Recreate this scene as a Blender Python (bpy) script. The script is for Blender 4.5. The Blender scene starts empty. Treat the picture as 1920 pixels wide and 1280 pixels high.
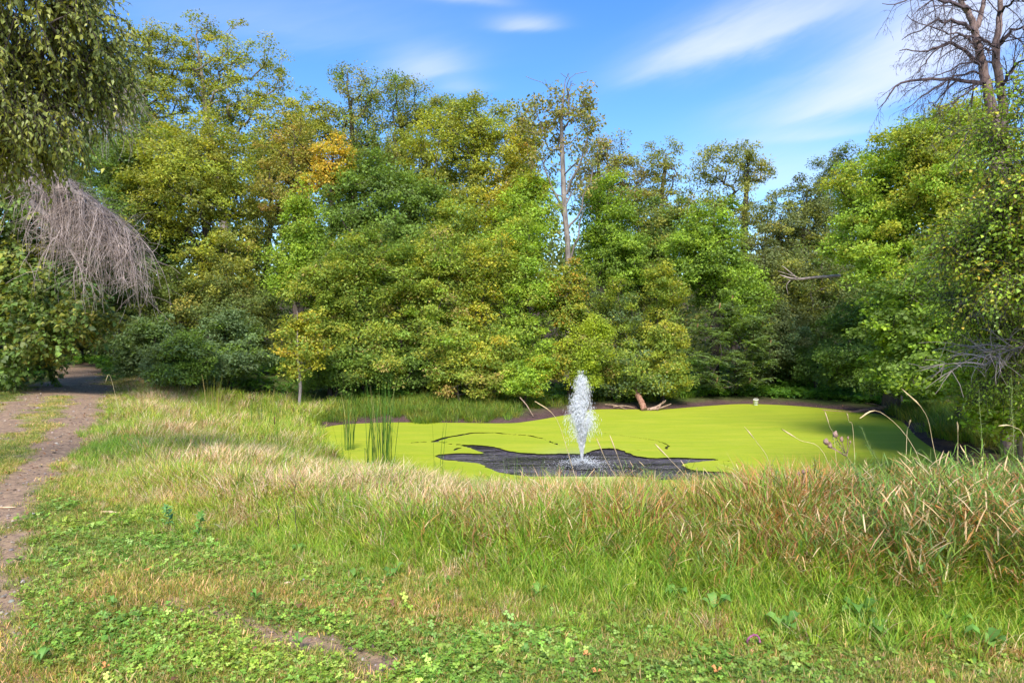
import bpy, math, random
import numpy as np
from mathutils import Vector

rng = np.random.default_rng(7)
random.seed(7)
scene = bpy.context.scene

# ------------------------------------------------------------------ camera
CZ = 1.8
F = 1280.0
HY = 620.0
cam_d = bpy.data.cameras.new("camera")
cam_d.sensor_width = 36.0
cam_d.lens = 24.0
cam_d.shift_y = -20.0 / 1920.0
cam_d.clip_start = 0.05
cam_d.clip_end = 3000.0
cam = bpy.data.objects.new("camera", cam_d)
cam.location = (0, 0, CZ)
cam.rotation_euler = (math.radians(90), 0, 0)
scene.collection.objects.link(cam)
scene.camera = cam

# ------------------------------------------------------------------ light
SUN_EL = math.radians(47)
SUN_AZ = math.radians(180)            # measured from +Y towards +X : straight behind the camera
sd = Vector((math.sin(SUN_AZ) * math.cos(SUN_EL), math.cos(SUN_AZ) * math.cos(SUN_EL), math.sin(SUN_EL)))
sun_d = bpy.data.lights.new("sun", 'SUN')
sun_d.energy = 3.9
sun_d.angle = math.radians(22)        # a veiled sun: the photograph shows no cast shadows with an edge
sun_d.color = (1.0, 0.95, 0.86)
sun = bpy.data.objects.new("sun", sun_d)
sun.rotation_euler = sd.to_track_quat('Z', 'Y').to_euler()
sun.location = (0, 0, 30)
scene.collection.objects.link(sun)

world = bpy.data.worlds.new("World")
scene.world = world
world.use_nodes = True
wn = world.node_tree.nodes
wl = world.node_tree.links
wn.clear()


class NB:
    """small helper for wiring node trees"""
    def __init__(self, tree):
        self.t = tree

    def n(self, typ, **kw):
        nd = self.t.nodes.new(typ)
        for k, v in kw.items():
            setattr(nd, k, v)
        return nd

    def l(self, a, b):
        self.t.links.new(a, b)

    def put(self, sock, v):
        if hasattr(v, 'links'):
            self.l(v, sock)
        elif v is not None:
            sock.default_value = v

    def m(self, op, a, b=None, c=None, clamp=False):
        nd = self.n('ShaderNodeMath', operation=op)
        nd.use_clamp = clamp
        self.put(nd.inputs[0], a)
        if b is not None:
            self.put(nd.inputs[1], b)
        if c is not None:
            self.put(nd.inputs[2], c)
        return nd.outputs[0]

    def mix(self, f, a, b, mode='MIX'):
        nd = self.n('ShaderNodeMix', data_type='RGBA', blend_type=mode)
        self.put(nd.inputs[0], f)
        self.put(nd.inputs[6], a)
        self.put(nd.inputs[7], b)
        return nd.outputs[2]

    def noise(self, vec, scale, detail=4, rough=0.55, dist=0.0):
        nd = self.n('ShaderNodeTexNoise')
        nd.inputs['Scale'].default_value = scale
        nd.inputs['Detail'].default_value = detail
        nd.inputs['Roughness'].default_value = rough
        nd.inputs['Distortion'].default_value = dist
        if vec is not None:
            self.l(vec, nd.inputs['Vector'])
        return nd.outputs[0]

    def ramp(self, f, a, b):
        nd = self.n('ShaderNodeMapRange', interpolation_type='SMOOTHSTEP')
        self.put(nd.inputs[0], f)
        nd.inputs[1].default_value = a
        nd.inputs[2].default_value = b
        return nd.outputs[0]


W = NB(world.node_tree)
sky = W.n('ShaderNodeTexSky', sky_type='NISHITA')
sky.sun_disc = False
sky.sun_elevation = SUN_EL
sky.sun_rotation = SUN_AZ
sky.air_density = 1.0
sky.dust_density = 0.4
sky.ozone_density = 2.6
hsv = W.n('ShaderNodeHueSaturation')
hsv.inputs['Hue'].default_value = 0.508
hsv.inputs['Saturation'].default_value = 1.30
hsv.inputs['Value'].default_value = 0.95
W.l(sky.outputs[0], hsv.inputs['Color'])
tc = W.n('ShaderNodeTexCoord')
sep = W.n('ShaderNodeSeparateXYZ')
W.l(tc.outputs['Generated'], sep.inputs[0])
sx, sy, sz = sep.outputs
az = W.m('ARCTAN2', sx, sy)
el = W.m('ARCSINE', sz)
# stretched coordinates for cirrus streaks
cmb = W.n('ShaderNodeCombineXYZ')
W.l(W.m('MULTIPLY', az, 2.2), cmb.inputs[0])
W.l(W.m('ADD', W.m('MULTIPLY', el, 11.0), W.m('MULTIPLY', az, -3.2)), cmb.inputs[1])
n1 = W.noise(cmb.outputs[0], 1.6, 7, 0.55, 0.6)
n2 = W.noise(cmb.outputs[0], 6.0, 6, 0.6, 0.3)


def streak(px, py, hw, hh, slope, amp, soft=1.0):
    """one cirrus streak, centred on a fixed direction of the sky"""
    a0 = math.atan((px - 960) / F)
    e0 = math.atan((HY - py) / F * math.cos(a0))
    da = W.m('SUBTRACT', az, a0)
    de = W.m('SUBTRACT', W.m('SUBTRACT', el, e0), W.m('MULTIPLY', da, slope))
    de = W.m('ADD', de, W.m('MULTIPLY', W.m('SUBTRACT', n1, 0.5), hh / F * 2.0))
    qa = W.m('POWER', W.m('ABSOLUTE', W.m('DIVIDE', da, hw / F * 0.85)), 2.0)
    up = W.m('DIVIDE', W.m('MAXIMUM', de, 0.0), hh / F * 1.3 * soft)
    dn = W.m('DIVIDE', W.m('MAXIMUM', W.m('MULTIPLY', de, -1.0), 0.0), hh / F * 0.55)
    q = W.m('ADD', W.m('ADD', qa, W.m('POWER', up, 2.0)), W.m('POWER', dn, 2.0))
    g = W.m('EXPONENT', W.m('MULTIPLY', q, -1.0))
    return W.m('MULTIPLY', g, amp)


parts = [streak(985, 48, 62, 13, 0.0, 0.75), streak(800, 128, 85, 22, 0.10, 0.62),
         streak(860, 165, 60, 16, 0.0, 0.30), streak(1330, 98, 150, 34, 0.18, 0.95),
         streak(1500, 40, 190, 52, 0.20, 0.60), streak(1690, 118, 190, 48, 0.30, 0.95),
         streak(1600, 190, 180, 26, 0.05, 0.55), streak(1820, 60, 140, 110, 0.1, 0.7),
         streak(1540, 252, 120, 12, 0.0, 0.40), streak(1460, 335, 160, 60, 0.0, 0.45),
         streak(880, 2, 90, 14, 0.0, 0.40), streak(620, 60, 300, 60, 0.0, 0.12),
         streak(380, 30, 260, 60, 0.0, 0.12)]
cl = parts[0]
for p in parts[1:]:
    cl = W.m('ADD', cl, p)
outside = W.m('MULTIPLY', W.ramp(n1, 0.52, 0.80), 0.6)
far_az = W.ramp(W.m('ABSOLUTE', az), 0.70, 1.1)
hi = W.ramp(el, 0.5, 0.75)
outside = W.m('MULTIPLY', outside, W.m('MAXIMUM', far_az, hi))
cl = W.m('MULTIPLY', cl, W.m('ADD', 0.66, W.m('MULTIPLY', n2, 0.68)))
cl = W.m('ADD', cl, outside)
cl = W.m('SUBTRACT', 1.0, W.m('EXPONENT', W.m('MULTIPLY', cl, -0.95)))
skyc = W.mix(cl, hsv.outputs[0], (3.3, 3.5, 4.2, 1.0))
bg = W.n('ShaderNodeBackground')
W.l(skyc, bg.inputs[0])
bg.inputs[1].default_value = 0.15
wo = W.n('ShaderNodeOutputWorld')
W.l(bg.outputs[0], wo.inputs[0])
world.cycles.sampling_method = 'MANUAL'
world.cycles.sample_map_resolution = 512

scene.view_settings.view_transform = 'Standard'
scene.view_settings.look = 'None'
scene.view_settings.exposure = 1.0
scene.view_settings.gamma = 1.0
scene.view_settings.use_curve_mapping = False
scene.render.engine = 'CYCLES'
scene.cycles.max_bounces = 6
scene.cycles.diffuse_bounces = 4
scene.cycles.transmission_bounces = 4
scene.cycles.transparent_max_bounces = 8
scene.cycles.glossy_bounces = 2
scene.cycles.caustics_reflective = False
scene.cycles.caustics_refractive = False
scene.cycles.use_denoising = True
scene.cycles.use_adaptive_sampling = True
scene.cycles.adaptive_threshold = 0.02


# ------------------------------------------------------------------ helpers
def at(px, py, Y):
    """a point of the place, seen in direction (px, py) at distance Y"""
    return np.array([(px - 960) / F * Y, Y, CZ - (py - HY) / F * Y])


def gp(px, py, z=0.0):
    """a point of level ground of height z"""
    Y = (CZ - z) * F / (py - HY)
    return ((px - 960) / F * Y, Y)


def link(o):
    scene.collection.objects.link(o)
    return o


def mesh(name, v, f, mat=None, col=None, smooth=False, fmat=None):
    """v (n,3); f (m,k) array of equal sided faces or a list of such arrays"""
    fs = f if isinstance(f, list) else [f]
    fs = [np.asarray(a, dtype=np.int32) for a in fs if len(a)]
    me = bpy.data.meshes.new(name)
    v = np.asarray(v, dtype=np.float32)
    me.vertices.add(len(v))
    me.vertices.foreach_set('co', v.ravel())
    nl = sum(a.size for a in fs)
    npoly = sum(len(a) for a in fs)
    me.loops.add(nl)
    me.loops.foreach_set('vertex_index', np.concatenate([a.ravel() for a in fs]))
    me.polygons.add(npoly)
    tot = np.concatenate([np.full(len(a), a.shape[1], dtype=np.int32) for a in fs])
    st = np.concatenate([[0], np.cumsum(tot)[:-1]]).astype(np.int32)
    me.polygons.foreach_set('loop_start', st)
    me.polygons.foreach_set('loop_total', tot)
    if smooth:
        me.polygons.foreach_set('use_smooth', np.ones(npoly, dtype=bool))
    if fmat is not None:
        me.polygons.foreach_set('material_index', np.asarray(fmat, dtype=np.int32))
    me.update(calc_edges=True)
    if col is not None:
        a = me.attributes.new('col', 'FLOAT_COLOR', 'FACE' if len(col) == npoly else 'POINT')
        c = np.ones((len(col), 4), dtype=np.float32)
        c[:, :3] = col
        a.data.foreach_set('color', c.ravel())
    if mat is not None:
        for m_ in (mat if isinstance(mat, (list, tuple)) else [mat]):
            me.materials.append(m_)
    return me


def obj(name, me, parent=None):
    o = bpy.data.objects.new(name, me)
    link(o)
    if parent is not None:
        o.parent = parent
    return o


def tag(o, label=None, cat=None, group=None, kind=None):
    if label:
        o['label'] = label
    if cat:
        o['category'] = cat
    if group:
        o['group'] = group
    if kind:
        o['kind'] = kind
    return o


def thing(name, label, cat, loc=(0, 0, 0), group=None):
    o = bpy.data.objects.new(name, None)
    o.location = loc
    o.empty_display_size = 0.2
    link(o)
    return tag(o, label, cat, group)


def norm(a):
    return a / np.maximum(np.linalg.norm(a, axis=-1, keepdims=True), 1e-9)


def sstep(x, a, b):
    t = np.clip((x - a) / (b - a), 0, 1)
    return t * t * (3 - 2 * t)


def vnoise(x, y, s, seed=0):
    """value noise on the plane, about -1 .. 1"""
    x = np.asarray(x) * s + 17.3 * seed
    y = np.asarray(y) * s - 9.1 * seed
    xi = np.floor(x).astype(np.int64)
    yi = np.floor(y).astype(np.int64)
    fx = x - xi
    fy = y - yi
    fx = fx * fx * (3 - 2 * fx)
    fy = fy * fy * (3 - 2 * fy)

    def h(a, b):
        n = (a * 374761393 + b * 668265263 + seed * 1442695041) & 0x7fffffff
        n = ((n ^ (n >> 13)) * 1274126177) & 0x7fffffff
        return ((n ^ (n >> 16)) & 0xffff) / 32767.5 - 1
    return (h(xi, yi) * (1 - fx) + h(xi + 1, yi) * fx) * (1 - fy) + (h(xi, yi + 1) * (1 - fx) + h(xi + 1, yi + 1) * fx) * fy


def fbm(x, y, s, seed=0, o=4):
    r = 0
    a = 1.0
    t = 0
    for k in range(o):
        r = r + a * vnoise(x, y, s * 2 ** k, seed + k)
        t += a
        a *= 0.5
    return r / t


def seg_dist(P, poly, closed=True):
    """distance of points P (n,2) to a polyline"""
    poly = np.asarray(poly, dtype=float)
    a = poly if closed else poly[:-1]
    b = np.roll(poly, -1, 0) if closed else poly[1:]
    best = np.full(len(P), 1e9)
    for i in range(len(a)):
        d = b[i] - a[i]
        t = np.clip(((P - a[i]) @ d) / max(d @ d, 1e-9), 0, 1)
        q = P - (a[i] + t[:, None] * d)
        best = np.minimum(best, (q ** 2).sum(1))
    return np.sqrt(best)


def inside(P, poly):
    poly = np.asarray(poly, dtype=float)
    x, y = P[:, 0], P[:, 1]
    c = np.zeros(len(P), dtype=bool)
    n = len(poly)
    for i in range(n):
        x1, y1 = poly[i]
        x2, y2 = poly[(i + 1) % n]
        if y1 == y2:
            continue
        k = ((y1 > y) != (y2 > y)) & (x < (x2 - x1) * (y - y1) / (y2 - y1) + x1)
        c ^= k
    return c


def sdf(P, poly):
    d = seg_dist(P, poly)
    return np.where(inside(P, poly), -d, d)


def catmull(pts, k=5, closed=True):
    pts = np.asarray(pts, dtype=float)
    n = len(pts)
    out = []
    for i in range(n if closed else n - 1):
        if closed:
            p0, p1, p2, p3 = pts[i - 1], pts[i], pts[(i + 1) % n], pts[(i + 2) % n]
        else:
            p0, p1, p2, p3 = pts[max(i - 1, 0)], pts[i], pts[i + 1], pts[min(i + 2, n - 1)]
        for j in range(k):
            t = j / k
            out.append(0.5 * ((2 * p1) + (-p0 + p2) * t + (2 * p0 - 5 * p1 + 4 * p2 - p3) * t * t + (-p0 + 3 * p1 - 3 * p2 + p3) * t ** 3))
    if not closed:
        out.append(pts[-1])
    return np.array(out)


# ------------------------------------------------------------------ materials
def mat_new(name):
    m_ = bpy.data.materials.new(name)
    m_.use_nodes = True
    m_.node_tree.nodes.clear()
    return m_, NB(m_.node_tree)


def leaf_mat(name, transl=0.35, rough=0.55, spec=0.25, tint=False, fallback=(0.1, 0.2, 0.03)):
    m_, N = mat_new(name)
    a = N.n('ShaderNodeAttribute', attribute_name='col')
    c = a.outputs['Color']
    if tint:
        t = N.n('ShaderNodeAttribute', attribute_name='tint', attribute_type='INSTANCER')
        c = N.mix(1.0, c, t.outputs['Color'], 'MULTIPLY')
    p = N.n('ShaderNodeBsdfPrincipled')
    N.l(c, p.inputs['Base Color'])
    p.inputs['Roughness'].default_value = rough
    p.inputs['Specular IOR Level'].default_value = spec
    tr = N.n('ShaderNodeBsdfTranslucent')
    N.l(N.mix(1.0, c, (1.25, 1.15, 0.55, 1), 'MULTIPLY'), tr.inputs[0])
    mx = N.n('ShaderNodeMixShader')
    mx.inputs[0].default_value = transl
    N.l(p.outputs[0], mx.inputs[1])
    N.l(tr.outputs[0], mx.inputs[2])
    o = N.n('ShaderNodeOutputMaterial')
    N.l(mx.outputs[0], o.inputs[0])
    return m_


def simple_mat(name, c1, c2, scale=8, rough=0.85, bump=0.4, stretch=(1, 1, 1), spec=0.3, detail=6):
    m_, N = mat_new(name)
    t = N.n('ShaderNodeTexCoord')
    mp = N.n('ShaderNodeMapping')
    mp.inputs['Scale'].default_value = stretch
    N.l(t.outputs['Object'], mp.inputs[0])
    f = N.noise(mp.outputs[0], scale, detail, 0.65)
    c = N.mix(N.ramp(f, 0.3, 0.7), (*c1, 1), (*c2, 1))
    p = N.n('ShaderNodeBsdfPrincipled')
    N.l(c, p.inputs['Base Color'])
    p.inputs['Roughness'].default_value = rough
    p.inputs['Specular IOR Level'].default_value = spec
    if bump:
        b = N.n('ShaderNodeBump')
        b.inputs['Strength'].default_value = bump
        b.inputs['Distance'].default_value = 0.03
        N.l(f, b.inputs['Height'])
        N.l(b.outputs[0], p.inputs['Normal'])
    o = N.n('ShaderNodeOutputMaterial')
    N.l(p.outputs[0], o.inputs[0])
    return m_


M_leaf = leaf_mat('foliage', 0.44)
M_leaf_near = leaf_mat('near_foliage', 0.40, 0.45, 0.4)
M_grass = leaf_mat('grass_blades', 0.40, 0.5, 0.3, tint=True)
M_weed = leaf_mat('weed_leaves', 0.35, 0.5, 0.3)
M_bark = simple_mat('dark_bark', (0.035, 0.027, 0.022), (0.11, 0.085, 0.07), 9, 0.9, 0.6, (1, 1, 0.25))
M_bark_grey = simple_mat('grey_bark', (0.12, 0.10, 0.09), (0.29, 0.245, 0.22), 9, 0.9, 0.6, (1, 1, 0.25))
M_bark_red = simple_mat('pinkish_bark', (0.10, 0.065, 0.058), (0.28, 0.195, 0.175), 11, 0.9, 0.8, (1, 1, 0.3))
M_twig_dark = simple_mat('dark_twigs', (0.05, 0.035, 0.04), (0.10, 0.07, 0.07), 6, 0.9, 0)
M_twig_pale = simple_mat('bleached_twigs', (0.22, 0.17, 0.16), (0.46, 0.37, 0.33), 5, 0.9, 0)
M_log = simple_mat('weathered_log', (0.16, 0.10, 0.07), (0.40, 0.28, 0.20), 10, 0.9, 0.6, (1, 1, 1))

# ------------------------------------------------------------------ the pond outline and the lie of the land
WZ = -1.1


def wp(px, py):
    return gp(px, py, WZ)


shore_px = [(622, 803), (680, 796), (760, 794), (860, 795), (960, 796), (1010, 791), (1065, 781), (1112, 774), (1130, 769),
            (1250, 769), (1330, 763), (1400, 759), (1480, 762), (1560, 769), (1630, 777), (1672, 792), (1700, 818),
            (1750, 850), (1830, 884)]
shore = [wp(*p) for p in shore_px] + [(11.0, 12.2), (9.0, 10.6), (6.2, 10.9), (4.4, 11.9), (2.4, 12.3), (0.6, 12.2),
                                      (-1.2, 12.6), (-2.6, 13.7), (-3.7, 15.4), (-4.8, 17.2)]
POND = catmull(shore, 4)


def ground_z(x, y):
    x = np.asarray(x, dtype=float)
    y = np.asarray(y, dtype=float)
    sh = x.shape
    P = np.stack([x.ravel(), y.ravel()], 1)
    near = (np.abs(P[:, 0] - 3) < 45) & (np.abs(P[:, 1] - 17) < 40)
    d = np.full(len(P), 60.0)
    d[near] = sdf(P[near], POND)
    x = P[:, 0]
    y = P[:, 1]
    far = sstep(y, 17, 23)
    right = sstep(x, 7, 12)
    run = 6.6 + 3.5 * far + 1.0 * right
    up = 1.1 * sstep(d, -0.6, run) - 0.035
    z = WZ + up + 0.10 * sstep(d, 0.0, 1.2) * (1 - sstep(d, 1.2, 4))
    z = np.where(d < 0, WZ + 1.1 * sstep(d, -0.6, run) - .035 - 0.5 * sstep(-d, 0.0, 2.5), z)
    z = z - 0.35 * far * sstep(d, 2, 8) * sstep(x, 2, 8) * (1 - sstep(y, 40, 60))
    z = z + sstep(d, 0.1, 1.0) * 0.05 * fbm(x, y, 0.7, 3, 3)
    z = z + 11.0 * sstep(y, 62, 120) + 2.0 * sstep(np.abs(x), 45, 120)  # hill behind the wood is added, raised to hide the bright horizon
    return z.reshape(sh)


# ground colour fields ------------------------------------------------------
def chain(P, pts, r0, r1):
    """0..1 inside a line of points of radius r0->r1"""
    pts = np.asarray(pts, float)
    best = np.zeros(len(P))
    n = len(pts) - 1
    for i in range(n):
        a, b = pts[i], pts[i + 1]
        d = b - a
        t = np.clip(((P - a) @ d) / max(d @ d, 1e-9), 0, 1)
        q = np.sqrt(((P - (a + t[:, None] * d)) ** 2).sum(1))
        r = r0 + (r1 - r0) * (i + t) / n
        best = np.maximum(best, 1 - sstep(q / r, 0.55, 1.35))
    return best


RUT_R = [(-5.2, 5.0), (-5.1, 6.5), (-5.35, 7.2), (-6.0, 8.5), (-7.3, 10.9), (-9.1, 14.2), (-11.6, 18.8), (-14.2, 23.5)]
RUT_E = [gp(-10, 950), gp(25, 1000), gp(-5, 1060), gp(10, 1130), gp(-20, 1210), gp(10, 1290)]
RUT_L = [(-8.0, -6.0), (-7.4, 3.0), (-7.5, 7.5), (-8.6, 10.6), (-10.4, 14.0), (-13.0, 18.5), (-15.9, 23.5)]
FARP = [(-12.9, 19.8), (-15.3, 23.6), (-18.3, 29.0), (-21.0, 33.0), (-26.0, 36.0), (-40, 38)]
STREAK = [gp(320, 1128), gp(420, 1145), gp(470, 1160), gp(520, 1172), gp(570, 1192), gp(620, 1215), gp(690, 1245)]
PATCH = [(*gp(20, 1010), 0.22), (*gp(-60, 1100), 0.35), (*gp(35, 1100), 0.12), (*gp(120, 1095), 0.09), (*gp(10, 1180), 0.16), (*gp(25, 1250), 0.12),
         (*gp(360, 1262), 0.13), (*gp(-60, 1200), 0.3), (*gp(0, 960), 0.25), (*gp(650, 1255), 0.12), (*gp(150, 742), 0.01)]


def dirt_field(x, y):
    P = np.stack([x, y], 1)
    P = P + 0.17 * np.stack([fbm(x, y, 1.9, 11, 3), fbm(x, y, 1.9, 19, 3)], 1) * (1 + np.clip(y, 0, 30)[:, None] * .08)
    d = np.maximum(chain(P, RUT_R, 0.22, 0.50), chain(P, RUT_L, 0.42, 0.45))
    d = np.maximum(d, chain(P, FARP, 0.75, 1.5))
    d = np.maximum(d, .85 * chain(P, RUT_E, 0.20, 0.13))
    d = np.maximum(d, chain(P, STREAK, 0.07, 0.13))
    for (a, b, r) in PATCH:
        q = np.hypot(P[:, 0] - a, P[:, 1] - b) / r
        d = np.maximum(d, 0.8 * (1 - sstep(q, 0.4, 1.3)))
    n = fbm(x, y, 3.1, 5, 4)
    return np.clip(d + 0.75 * n * (d > 0.02) * (d < 0.98), 0, 1)


EDGE_PX = [(300, 668), (240, 695), (205, 738), (158, 795), (130, 850), (132, 905), (180, 935), (250, 955), (330, 985), (450, 1015),
           (600, 1068), (760, 1105), (900, 1132), (1150, 1168), (1330, 1180), (1500, 1178), (1700, 1195), (1920, 1215), (2500, 1260)]
EDGE = [gp(*p) for p in EDGE_PX]
TALL = EDGE + [(14, 2.5), (30, 3), (60, 30), (40, 70), (-12, 60)]


def project(x, y, z):
    return 960 + x / np.maximum(y, .5) * F, HY + (CZ - z) / np.maximum(y, .5) * F


def blob(px, py, cx, cy, rx, ry):
    return np.exp(-(((px - cx) / rx) ** 2 + ((py - cy) / ry) ** 2))


def straw_field(x, y, z):
    """share of dry straw in the meadow, a property of the place"""
    px, py = project(x, y, z)
    s = 0.0 * x
    for b in [(290, 735, 90, 60, .95), (330, 820, 130, 60, .5), (420, 900, 260, 55, .8), (650, 930, 260, 60, .95),
              (880, 970, 260, 80, .85), (330, 860, 110, 60, .5), (1000, 1020, 220, 60, .6), (1250, 960, 160, 50, .35),
              (1500, 1030, 350, 70, .75), (1800, 960, 220, 110, .7), (560, 990, 260, 30, .6), (520, 770, 120, 40, .25)]:
        s = np.maximum(s, b[4] * blob(px, py, *b[:4]))
    for b in [(190, 870, 70, 60, .8), (640, 800, 120, 50, .6), (1150, 905, 280, 35, .8), (1100, 1110, 500, 35, .6), (1600, 1140, 300, 40, .5),
              (400, 770, 60, 40, .3), (1330, 900, 120, 30, .5)]:
        s = s * (1 - b[4] * blob(px, py, *b[:4]))
    return np.clip(s, 0, 1)


# grid, finest around the camera
def axis(lo, hi, c0, c1, fine, growth=1.075):
    a = list(np.arange(c0, c1, fine))
    s = fine
    x = a[-1]
    while x < hi:
        s = min(s * growth, 40)
        x += s
        a.append(x)
    s = fine
    x = a[0]
    b = []
    while x > lo:
        s = min(s * growth, 40)
        x -= s
        b.append(x)
    return np.array(b[::-1] + a)


gx = axis(-900, 900, -10.0, 13.0, 0.085, 1.06)
gy = axis(-300, 1500, 2.6, 24.0, 0.085, 1.05)
GX, GY = np.meshgrid(gx, gy)
GZ = ground_z(GX, GY)
xf, yf, zf = GX.ravel(), GY.ravel(), GZ.ravel()
dP = np.full(len(xf), 60.0)
nearm = (np.abs(xf - 3) < 40) & (np.abs(yf - 17) < 35)
dP[nearm] = sdf(np.stack([xf, yf], 1)[nearm], POND)
dirt = dirt_field(xf, yf)
tallin = -sdf(np.stack([xf, yf], 1), TALL)
straw = straw_field(xf, yf, zf)
n_a = fbm(xf, yf, 1.3, 31, 4)
n_b = fbm(xf, yf, 5.0, 41, 3)
c_dirt = np.array([0.27, 0.19, 0.13])
c_mud = np.array([0.085, 0.052, 0.050])
c_tan = np.array([0.40, 0.28, 0.13])
c_green = np.array([0.14, 0.20, 0.045])
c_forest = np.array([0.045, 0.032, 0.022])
tanw = np.clip(0.42 + 0.9 * n_a + 0.35 * n_b, 0, 1)
col = c_green * (1 - tanw[:, None]) + c_tan * tanw[:, None]
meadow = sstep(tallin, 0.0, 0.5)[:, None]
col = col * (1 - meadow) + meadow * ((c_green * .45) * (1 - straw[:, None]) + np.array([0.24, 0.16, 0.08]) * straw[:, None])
col = col * (1 - dirt[:, None]) + dirt[:, None] * c_dirt * (1 + 0.20 * n_b[:, None])
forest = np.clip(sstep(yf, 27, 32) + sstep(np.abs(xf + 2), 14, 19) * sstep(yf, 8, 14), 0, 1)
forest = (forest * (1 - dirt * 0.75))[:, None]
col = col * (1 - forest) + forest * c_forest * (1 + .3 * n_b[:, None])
mud = ((1 - sstep(dP + 0.4 * n_a, 0.5, 1.7)) * sstep(yf - 0.1 * np.abs(xf), 11.5, 14.5))[:, None]
mud = np.maximum(mud, (dP < 0.1)[:, None] * 1.0)
col = col * (1 - mud) + mud * c_mud * (1 + .35 * n_b[:, None])
nx, ny = len(gx), len(gy)
ii = np.arange(nx * ny).reshape(ny, nx)
gf = np.stack([ii[:-1, :-1], ii[:-1, 1:], ii[1:, 1:], ii[1:, :-1]], -1).reshape(-1, 4)

mg, N = mat_new('ground')
a = N.n('ShaderNodeAttribute', attribute_name='col')
t = N.n('ShaderNodeTexCoord')
f1 = N.noise(t.outputs['Object'], 14, 8, 0.7)
f2 = N.noise(t.outputs['Object'], 70, 6, 0.7)
f3 = N.noise(t.outputs['Object'], 2.2, 5, 0.6)
vor = N.n('ShaderNodeTexVoronoi', feature='F1')
vor.inputs['Scale'].default_value = 38
N.l(t.outputs['Object'], vor.inputs['Vector'])
c = N.mix(N.ramp(f1, 0.35, 0.65), N.mix(1.0, a.outputs['Color'], (0.66, 0.64, 0.66, 1), 'MULTIPLY'), N.mix(1.0, a.outputs['Color'], (1.25, 1.2, 1.12, 1), 'MULTIPLY'))
c = N.mix(N.m('MULTIPLY', N.ramp(f2, 0.45, 0.62), 0.35), c, N.mix(1.0, c, (1.7, 1.6, 1.4, 1), 'MULTIPLY'))
c = N.mix(N.m('MULTIPLY', N.ramp(f3, 0.4, 0.65), 0.25), c, N.mix(1.0, c, (0.6, 0.6, 0.65, 1), 'MULTIPLY'))
c = N.mix(N.ramp(vor.outputs['Distance'], 0.16, 0.10), c, N.mix(1.0, c, (1.5, 1.45, 1.4, 1), 'MULTIPLY'))
p = N.n('ShaderNodeBsdfPrincipled')
N.l(c, p.inputs['Base Color'])
p.inputs['Roughness'].default_value = 0.95
p.inputs['Specular IOR Level'].default_value = 0.15
bmp = N.n('ShaderNodeBump')
bmp.inputs['Strength'].default_value = 0.7
bmp.inputs['Distance'].default_value = 0.03
N.l(N.m('ADD', f1, N.m('MULTIPLY', f2, 0.5)), bmp.inputs['Height'])
N.l(bmp.outputs[0], p.inputs['Normal'])
o = N.n('ShaderNodeOutputMaterial')
N.l(p.outputs[0], o.inputs[0])
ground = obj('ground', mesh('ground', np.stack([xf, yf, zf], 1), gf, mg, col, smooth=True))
tag(ground, kind='structure')

# ------------------------------------------------------------------ water and duckweed
big = []
c0 = POND.mean(0)
for i in range(len(POND)):
    tng = POND[(i + 1) % len(POND)] - POND[i - 1]
    nrm = np.array([tng[1], -tng[0]])
    nrm = nrm / np.linalg.norm(nrm)
    if (nrm @ (POND[i] - c0)) < 0:
        nrm = -nrm
    big.append(POND[i] + nrm * 0.35)
big = np.array(big)
mw, N = mat_new('dark_pond_water')
t = N.n('ShaderNodeTexCoord')
f = N.noise(t.outputs['Object'], 26, 4, 0.65)
fb = N.noise(t.outputs['Object'], 7, 3, 0.5)
p = N.n('ShaderNodeBsdfPrincipled')
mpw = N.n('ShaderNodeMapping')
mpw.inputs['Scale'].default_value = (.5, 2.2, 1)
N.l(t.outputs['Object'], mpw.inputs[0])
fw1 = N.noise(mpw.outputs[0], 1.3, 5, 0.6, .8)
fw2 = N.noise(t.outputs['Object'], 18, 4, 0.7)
cw = N.mix(N.ramp(N.m('ADD', fw1, N.m('MULTIPLY', N.m('SUBTRACT', fw2, .5), .5)), 0.38, 0.62), (0.022, 0.018, 0.018, 1), (0.135, 0.118, 0.135, 1))  # sky reflection painted into the water colour as pale and dark bands
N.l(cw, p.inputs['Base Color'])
p.inputs['Roughness'].default_value = 0.06
p.inputs['IOR'].default_value = 1.33
p.inputs['Specular IOR Level'].default_value = 0.9
bmp = N.n('ShaderNodeBump')
bmp.inputs['Strength'].default_value = 1.0
bmp.inputs['Distance'].default_value = 0.09
N.l(N.m('ADD', f, N.m('MULTIPLY', fb, 1.5)), bmp.inputs['Height'])
N.l(bmp.outputs[0], p.inputs['Normal'])
o = N.n('ShaderNodeOutputMaterial')
N.l(p.outputs[0], o.inputs[0])
wx = axis(-7.2, 15.2, -2.4, 6.2, 0.032, 1.12)
wy = axis(9.8, 29.0, 12.0, 15.9, 0.032, 1.12)
WX, WY = np.meshgrid(wx, wy)
wx_, wy_ = WX.ravel(), WY.ravel()
near_w = np.exp(-((np.maximum(np.abs(wx_ - 1.9) - 3.6, 0)) ** 2 + (np.maximum(np.abs(wy_ - 13.9) - 1.6, 0)) ** 2) * 2)
FXw, FYw = wp(1091, 874)
rr_ = np.hypot(wx_ - FXw, wy_ - FYw)
rip = 0.0055 * np.sin(rr_ * 30 + 1.5 * fbm(wx_, wy_, 1.5, 201, 2)) * np.exp(-rr_ * .45) + 0.013 * fbm(wx_, wy_, 4.5, 203, 3) + .010 * fbm(wx_, wy_, 11, 207, 2)
wz_ = WZ - 0.028 + near_w * rip
wi = np.arange(len(wx_)).reshape(len(wy), len(wx))
wq = np.stack([wi[:-1, :-1], wi[:-1, 1:], wi[1:, 1:], wi[1:, :-1]], -1).reshape(-1, 4)
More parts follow.
